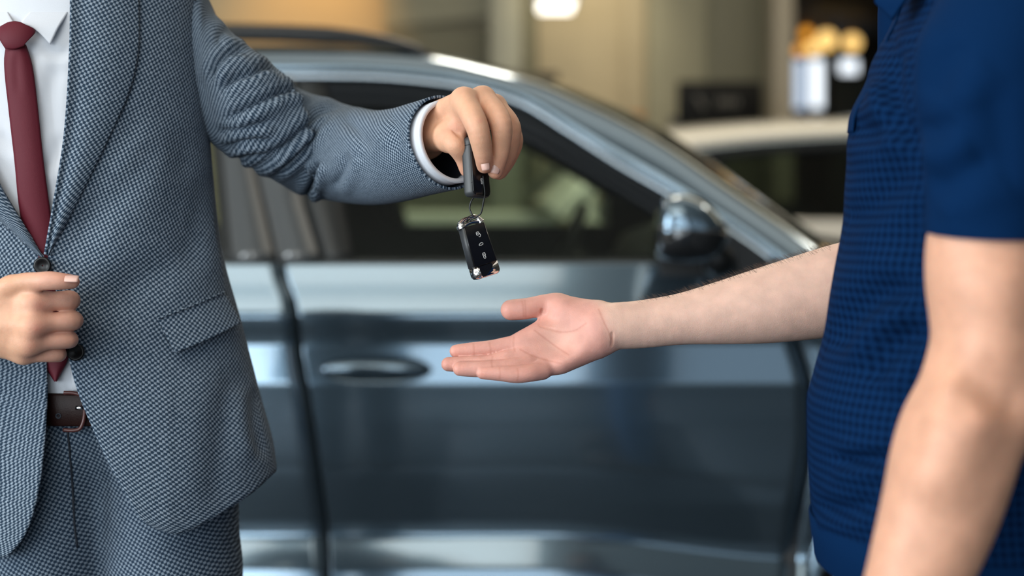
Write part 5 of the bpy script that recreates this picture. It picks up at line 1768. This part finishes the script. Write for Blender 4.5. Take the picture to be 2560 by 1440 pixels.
crease_line([(1170, 620), (1300, 720), (1450, 830), (1560, 900)], .0006)
crease_line([(1010, 840), (1120, 900), (1300, 960), (1480, 1000)], .0006)
crease_line([(1060, 280), (1068, 370), (1072, 470)], .0006)
crease_line([(1030, 290), (1042, 370), (1048, 460)], .0004)
crease_line([(935, 700), (930, 780), (945, 860)], .0006)
crease_line([(655, 765), (668, 830), (675, 900)], .0006)
crease_line([(472, 775), (478, 840), (480, 905)], .0005)
crease_line([(690, 925), (680, 990), (690, 1040)], .0005)
crease_line([(770, 1050), (778, 1110), (772, 1170)], .0006)
crease_line([(975, 1060), (985, 1120), (975, 1190)], .0006)
crease_line([(1262, 380), (1250, 430), (1225, 500)], .0008)
V, Fc = S.skin(total)
qx, qy = proj(V)
zx, zy = (qx - 1080) * 4.571, (qy - 690) * 4.571
wl = 1930 + (zy - 380) * .32
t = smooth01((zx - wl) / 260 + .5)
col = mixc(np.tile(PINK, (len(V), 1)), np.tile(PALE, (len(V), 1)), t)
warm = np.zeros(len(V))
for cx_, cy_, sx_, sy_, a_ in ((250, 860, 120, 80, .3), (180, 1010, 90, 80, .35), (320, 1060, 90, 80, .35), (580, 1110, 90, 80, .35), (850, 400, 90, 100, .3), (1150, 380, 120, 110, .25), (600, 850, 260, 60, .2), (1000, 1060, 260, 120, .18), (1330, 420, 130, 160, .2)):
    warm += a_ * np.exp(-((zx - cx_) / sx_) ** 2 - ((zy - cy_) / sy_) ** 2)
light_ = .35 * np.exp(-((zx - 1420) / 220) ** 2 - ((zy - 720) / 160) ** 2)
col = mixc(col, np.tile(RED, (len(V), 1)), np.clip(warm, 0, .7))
crease_shade = np.zeros(len(V))
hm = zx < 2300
for ln in crease_line.lines:
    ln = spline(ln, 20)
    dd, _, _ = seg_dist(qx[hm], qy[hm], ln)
    crease_shade[hm] = np.maximum(crease_shade[hm], np.exp(-(dd / 2.4) ** 2))
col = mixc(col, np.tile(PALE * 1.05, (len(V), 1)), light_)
col = mixc(col, np.tile(RED * .8, (len(V), 1)), .5 * crease_shade)  # reddish crease lines, with their shade painted into the tint
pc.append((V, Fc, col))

# --- near arm hanging at the side, with its hand below the frame
S = Sdf((.18, 1.05, .66), (.62, 1.34, 1.40), .0028)
A = S.blank()
arm = [(2474, 330, 1.18, 126), (2471, 540, 1.18, 136), (2470, 620, 1.18, 149), (2468, 700, 1.18, 149), (2474, 790, 1.18, 144), (2478, 860, 1.178, 145), (2462, 950, 1.174, 149), (2438, 1020, 1.170, 150), (2402, 1090, 1.166, 151), (2378, 1170, 1.162, 150), (2354, 1260, 1.158, 143), (2325, 1350, 1.155, 134), (2292, 1440, 1.150, 122), (2245, 1560, 1.145, 104), (2205, 1680, 1.14, 92)]
fl2 = limb(arm, 44)
for a, b in zip(fl2[:-1], fl2[1:]):
    S.cone(A, a[:3], b[:3], a[3], b[3], .0025, (1, .95, 1))
S.cone(A, P(2480, 720, 1.150), P(2476, 850, 1.146), .020, .014, .03)                     # biceps
S.cone(A, P(2420, 1010, 1.128), P(2350, 1180, 1.128), .020, .014, .03)                 # forearm muscle
S.cone(A, P(2405, 1000, 1.108), P(2450, 960, 1.108), .002, .008, .03, cut=True)        # inside of the elbow
S.cone(A, P(2450, 965, 1.112), P(2540, 1010, 1.122), .004, .004, .028, cut=True)
V, Fc = S.skin(S.soften(A))
qx, qy = proj(V)
pc.append((V, Fc, mixc(mixc(np.tile(PALE, (len(V), 1)), np.tile(PINK, (len(V), 1)), .35 + .3 * np.exp(-((qx - 2460) / 60) ** 2 - ((qy - 1060) / 50) ** 2)), np.tile(TAN, (len(V), 1)), .65) * np.array([.93, .88, .84])))
S = Sdf((.12, 1.03, .60), (.42, 1.26, .94), .003)
palm = S.blank()
wq = P(2205, 1680, 1.14); dn = np.array([-.25, -.05, -.96]); dn /= np.linalg.norm(dn)
sdv = np.array([0, 1., 0]); nv = np.cross(dn, sdv)
at2 = lambda a, b, c=0.0: wq + dn * a + sdv * b + nv * c
S.cone(palm, wq - dn * .05, wq, .030, .028, .01)
for b_ in (-.027, -.009, .009, .026):
    S.cone(palm, at2(.0, b_ * .6), at2(.085, b_), .017, .013, .012)
total = palm.copy()
for b_, ln in ((-.028, .070), (-.010, .078), (.010, .072), (.028, .056)):
    fa = palm.copy()
    S.chain(fa, [(at2(.085, b_), .0105), (at2(.085 + ln * .5, b_ * 1.05, -.006), .0095), (at2(.085 + ln * .8, b_, -.018), .0085), (at2(.085 + ln, b_, -.032), .0072)], .004)
    total = np.minimum(total, fa)
fa = palm.copy()
S.chain(fa, [(at2(.02, -.028, -.004), .016), (at2(.055, -.045, -.012), .0125), (at2(.085, -.050, -.020), .010), (at2(.108, -.048, -.028), .0085)], .006)
total = np.minimum(total, fa)
V, Fc = S.skin(S.soften(total))
pc.append((V, Fc, np.tile(PINK, (len(V), 1))))
# --- coarse remainder, neck and head
S = Sdf((.20, 1.02, .05), (.80, 1.80, 1.70), .012)
A = S.blank()
S.cone(A, (.45, Y2, 1.0), (.47, Y2, 1.42), .085, .085, .04, (.9, 1.25, 1))
S.cone(A, (.47, Y2 - .10, 1.48), (.47, Y2 + .10, 1.48), .045, .045, .04)
S.cone(A, P(2474, 90, 1.20), P(2474, 420, 1.18), .042, .042, .03)
S.cone(A, P(2352, 40, 1.60), P(2330, 640, 1.628), .042, .042, .03)
for s_ in (-1, 1):
    S.cone(A, (.46, Y2 + s_ * .085, .9), (.46, Y2 + s_ * .09, .5), .06, .048, .03)
    S.cone(A, (.46, Y2 + s_ * .09, .5), (.48, Y2 + s_ * .095, .1), .048, .036, .03)
S.cone(A, (.462, Y2, 1.50), (.45, Y2, 1.68), .062, .058, .03)
V, Fc = S.skin(A)
pc.append((V, Fc, np.tile(PALE, (len(V), 1))))
eyes = []
hc2 = np.array([.44, Y2, 1.775])
at_, Rm2 = head(None, hc2, (-.97, .25), PALE, pc, eyes)
body2 = skin_mesh('body', pc, M_skinB, man2)
hair_cap(at_, Rm2, hc2, M_hair, man2)
for e in eyes: eyeball(e, body2, None)
# fine dark hairs along the reaching forearm
rng = random.Random(4)
Vb = pc[0][0]; qx, qy = proj(Vb)
bm = bmesh.new()
for _ in range(900):
    px = 1600 + 480 * rng.random() ** .8
    c = np.nonzero(np.abs(qx - px) < 4)[0]
    topv = c[np.argsort(qy[c])[: max(6, len(c) // 6)]]
    p = Vb[rng.choice(list(topv))]
    L_ = .004 + .007 * rng.random()
    d = Vector((-.75 + .3 * rng.uniform(-1, 1), rng.uniform(-.3, .3), .35 + .3 * rng.random())).normalized()
    a = Vector(p); m_ = a + d * L_ * .5 + Vector((0, 0, .0006)); e = a + d * L_
    s_ = Vector((0.00006, 0, .00006))
    vs = [bm.verts.new(v) for v in (a - s_, a + s_, m_ + s_ * .7, m_ - s_ * .7, e)]
    bm.faces.new(vs[:4]); bm.faces.new((vs[3], vs[2], vs[4]))
me = bpy.data.meshes.new('arm_hair'); bm.to_mesh(me); bm.free()
me.materials.append(M_hair)
o = bpy.data.objects.new('arm_hair', me); COL.objects.link(o); put(o, body2); o['kind'] = 'stuff'

# --- jeans and shoes
S = Sdf((.22, 1.16, .06), (.70, 1.66, 1.05), .006)
A = S.blank()
_, xj = ring2(1400)
S.cone(A, (xj, Y2 - .075, .965), (xj, Y2 + .075, .965), .128, .128, .02, (1, .72, .30))
S.cone(A, (xj, Y2 - .07, .90), (xj, Y2 + .07, .90), .118, .118, .03, (1, .72, .8))
for s_ in (-1, 1):
    S.cone(A, (xj, Y2 + s_ * .082, .88), (xj, Y2 + s_ * .09, .50), .090, .066, .014, (1, .9, 1))
    S.cone(A, (xj, Y2 + s_ * .09, .50), (xj + .02, Y2 + s_ * .095, .10), .066, .058, .02, (1, .9, 1))
V, Fc = S.skin(S.soften(A))
jeans = mesh('jeans', V, Fc, M_denim, man2)
shoe(xj + .035, Y2 - .095, -R90, M_shoe, man2, M_sole)
shoe(xj + .035, Y2 + .095, -R90, M_shoe, man2, M_sole)
# ------------------------------------------------------------------ the two key fobs on their cord
M_fobside = mat('fob_matte', (.035, .038, .042), .45)
M_fobface = mat('fob_face', (.008, .008, .009), .16)
M_fobmark = mat('fob_print', (.75, .75, .75), .5)
M_fobchrome = mat('fob_chrome', (.80, .78, .77), .08, metal=1.0)
M_cord = mat('cord_black', (.010, .012, .014), .4)

keys = thing('car_keys', 'black car key fob hanging by a thin cord from a second fob pinched between fingers', 'keys', tuple(P(1195, 690, 1.585)))

class Frame:
    """u across the face, v down its length, n out of the face"""
    def __init__(self, c, v, yaw):
        self.c = np.asarray(c)
        self.v = np.asarray(v, float) / np.linalg.norm(v)
        n0 = np.array([math.sin(yaw), -math.cos(yaw), 0.])
        self.n = n0 - self.v * (n0 @ self.v); self.n /= np.linalg.norm(self.n)
        self.u = np.cross(self.n, self.v)
        if self.u[0] < 0: self.u = -self.u
    def __call__(self, u, v, n=0.0):
        return self.c + self.u * u + self.v * v + self.n * n

def rounded(w, h, r, n=6, taper=0.0):
    out = []
    for cx, cy, a0 in ((w - r, h - r, 0), (-w + r, h - r, 90), (-w + r, -h + r, 180), (w - r, -h + r, 270)):
        for k in range(n + 1):
            a = math.radians(a0 + 90 * k / n)
            x, y = cx + r * math.cos(a), cy + r * math.sin(a)
            out.append((x * (1 + taper * y / h), y))
    return out
def loft(name, fr, outline, levels, m, parent):
    """stack of scaled outlines along the face normal: levels are (n, inset)"""
    rows = []
    ol = np.array(outline)
    for n_, ins in levels:
        L = np.abs(ol).max(0)
        rows.append([fr(u * (1 - ins / L[0]), v * (1 - ins / L[1]), n_) for u, v in ol])
    G = np.array(rows)
    n, mm = G.shape[:2]
    V = G.reshape(-1, 3)
    Fc = []
    for i in range(n - 1):
        for j in range(mm):
            j2 = (j + 1) % mm
            Fc.append((i * mm + j, i * mm + j2, (i + 1) * mm + j2, (i + 1) * mm + j))
    Fc.append(tuple(range(mm))[::-1]); Fc.append(tuple((n - 1) * mm + j for j in range(mm)))
    return mesh(name, V, Fc, m, parent)
def stroke(fr, pts, nn, closed=False, r=.00032, name='button_symbol', parent=None):
    return tube(name, [fr(u, v, nn) for u, v in pts], r, M_fobmark, parent, n=6, closed=closed)
def lock_sym(fr, u0, v0, nn, parent, s=1.0, openhook=False):
    body = [(u0 + x * s, v0 + y * s) for x, y in rounded(.0013, .0014, .0006, 3)]
    a = stroke(fr, body, nn, True, parent=None)
    dot = stroke(fr, [(u0 + .0004 * s * math.cos(q), v0 + .0004 * s * math.sin(q)) for q in np.linspace(0, 6.28, 9)[:-1]], nn, True, .00022)
    if openhook:
        arc = [(u0 + (.0012 + .0012 * math.cos(q)) * s, v0 + (.0018 + .0015 * math.sin(q)) * s) for q in np.linspace(-1.3, 2.4, 10)]
        c = stroke(fr, arc, nn)
    else:
        arc = [(u0 + .0011 * s * math.cos(q), v0 + (.0026 + .0013 * math.sin(q)) * s) for q in np.linspace(0, 2 * math.pi, 13)[:-1]]
        c = stroke(fr, arc, nn, True)
    return join('button_symbol', [a, dot, c], parent)

def fob(name, fr, w, h, th, parent, chrome):
    f = thing(name, None, None, tuple(fr.c)); put(f, parent)
    ol = rounded(w, h, .006, 7, .05)
    loft('shell', fr, ol, [(-th, .0026), (-th * .85, .0006), (-th * .5, 0), (th * .45, 0), (th * .8, .0006), (th * .93, .0016)], M_fobside, f)
    loft('face_plate', fr, [(u * .90, v * .955) for u, v in ol], [(th * .80, 0), (th * 1.0, .0), (th * 1.06, .0012)], M_fobface, f)
    return f

# upper fob, seen at an angle, in the fingers
frA = Frame(P(1189, 419, 1.5885), P(1195, 497, 1.583) - P(1184, 342, 1.594), math.radians(52))
fa_ = fob('key_fob', frA,   .0158, .0335, .0066, keys, False)
lock_sym(frA, .0005, .0150, .0071, fa_, 1.15)
tube('split_line', [frA(-.0156, .0185, n_) for n_ in np.linspace(-.0066, .0066, 6)] , .00025, M_fobface, fa_, n=6)
tube('split_line', [frA(-.0156, -.0235, n_) for n_ in np.linspace(-.0066, .0066, 6)], .00025, M_fobface, fa_, n=6)

# lower fob, hanging
cB = P(1195, 621, 1.585)
frB = Frame(cB, P(1214, 690, 1.585) - P(1174, 556, 1.587), math.radians(33))
wB, hB, tB = .0158, .0325, .0062
fb_ = thing('key_fob', None, None, tuple(cB)); put(fb_, keys)
ol = rounded(wB, hB, .0055, 7, .08)
mid = [(u, max(-.0262, min(.0190, v))) for u, v in ol]
loft('shell', frB, mid, [(-tB, .0022), (-tB * .85, .0006), (-tB * .5, 0), (tB * .45, 0), (tB * .8, .0006), (tB * .95, .0016)], M_fobside, fb_)
loft('face_plate', frB, [(u * .90, v) for u, v in mid], [(tB * .8, 0), (tB * 1.02, .0003), (tB * 1.08, .0010)], M_fobface, fb_)
lock_sym(frB, .0010, -.0158, tB * 1.12, fb_, 1.25, True)
car_pts = [(-.0022, .0010), (-.0024, .0001), (-.0014, -.0004), (-.0006, -.0012), (.0010, -.0013), (.0022, -.0007), (.0026, .0003), (.0020, .0010), (.0013, .0004), (.0002, .0011), (-.0010, .0006)]
stroke(frB, [(.0012 + u * 1.15, -.0035 + v * 1.15) for u, v in car_pts], tB * 1.12, True, parent=fb_)
lock_sym(frB, .0012, .0080, tB * 1.12, fb_, 1.2)
# chrome tail: a bright shoe with a black insert, cut on the slant
botm = [(u, v) for u, v in ol if v > .0190]
botm = [(wB * 1.048, .0192)] + [(u, v) for u, v in ol if v > .0195] + [(-wB * 1.048, .0192)]
loft('chrome_tail', frB, [(u * .995, v) for u, v in botm], [(-tB * .95, .0012), (-tB * .6, 0), (tB * .7, 0), (tB * .98, .0010)], M_fobchrome, fb_)
ins = [(-.0095, .0195), (.0065, .0195), (.0085, .0218), (.0060, .0252), (-.0045, .0318), (-.0085, .0312)]
V = [frB(u, v, tB * .9) for u, v in ins] + [frB(u, v, tB * 1.09) for u, v in ins]
n = len(ins)
mesh('tail_insert', V, [tuple(range(n)), tuple(range(2 * n - 1, n - 1, -1))] + [(i, i + n, (i + 1) % n + n, (i + 1) % n) for i in range(n)], M_fobface, fb_, smooth=False)
tube('tail_edge', [frB(u, v, tB * .99) for u, v in ((-.0115, .0196), (-.0108, .026), (-.0085, .0316))], .0011, M_fobchrome, fb_, n=8)
# chrome head with the loop for the cord
hd = spline([(-.0125, -.0265), (-.0130, -.0300), (-.0085, -.0335), (-.0010, -.0352), (.0060, -.0352), (.0105, -.0325), (.0128, -.0268)], 40)
tube('chrome_loop', [frB(u, v, 0) for u, v in hd], np.interp(np.arange(40), [0, 8, 20, 32, 39], [.0052, .0030, .0016, .0026, .0048]), M_fobchrome, fb_, n=16)
hd2 = spline([(-.0100, -.0268), (-.0065, -.0285), (.0010, -.0295), (.0075, -.0282), (.0110, -.0268)], 20)
tube('chrome_bridge', [frB(u, v, .001) for u, v in hd2], .0022, M_fobchrome, fb_, n=10)
# the cord: out of the upper fob, through the loop and back
e = frB(-.0005, -.0322, 0)
cp = [frA(.0022, .010, .0078), frA(.0026, .020, .0079), frA(.0030, .030, .0080), P(1209, 502, 1.579), P(1206, 520, 1.580), P(1200, 536, 1.582), e + (.002, -.003, .001), e + (.000, -.0015, -.0020), e + (-.003, .0022, -.0010), P(1180, 541, 1.588), P(1174, 521, 1.590), P(1178, 503, 1.590), P(1186, 490, 1.590), frA(-.006, .026, .0)]
tube('cord', spline(cp, 90), .00095, M_cord, keys, n=8)
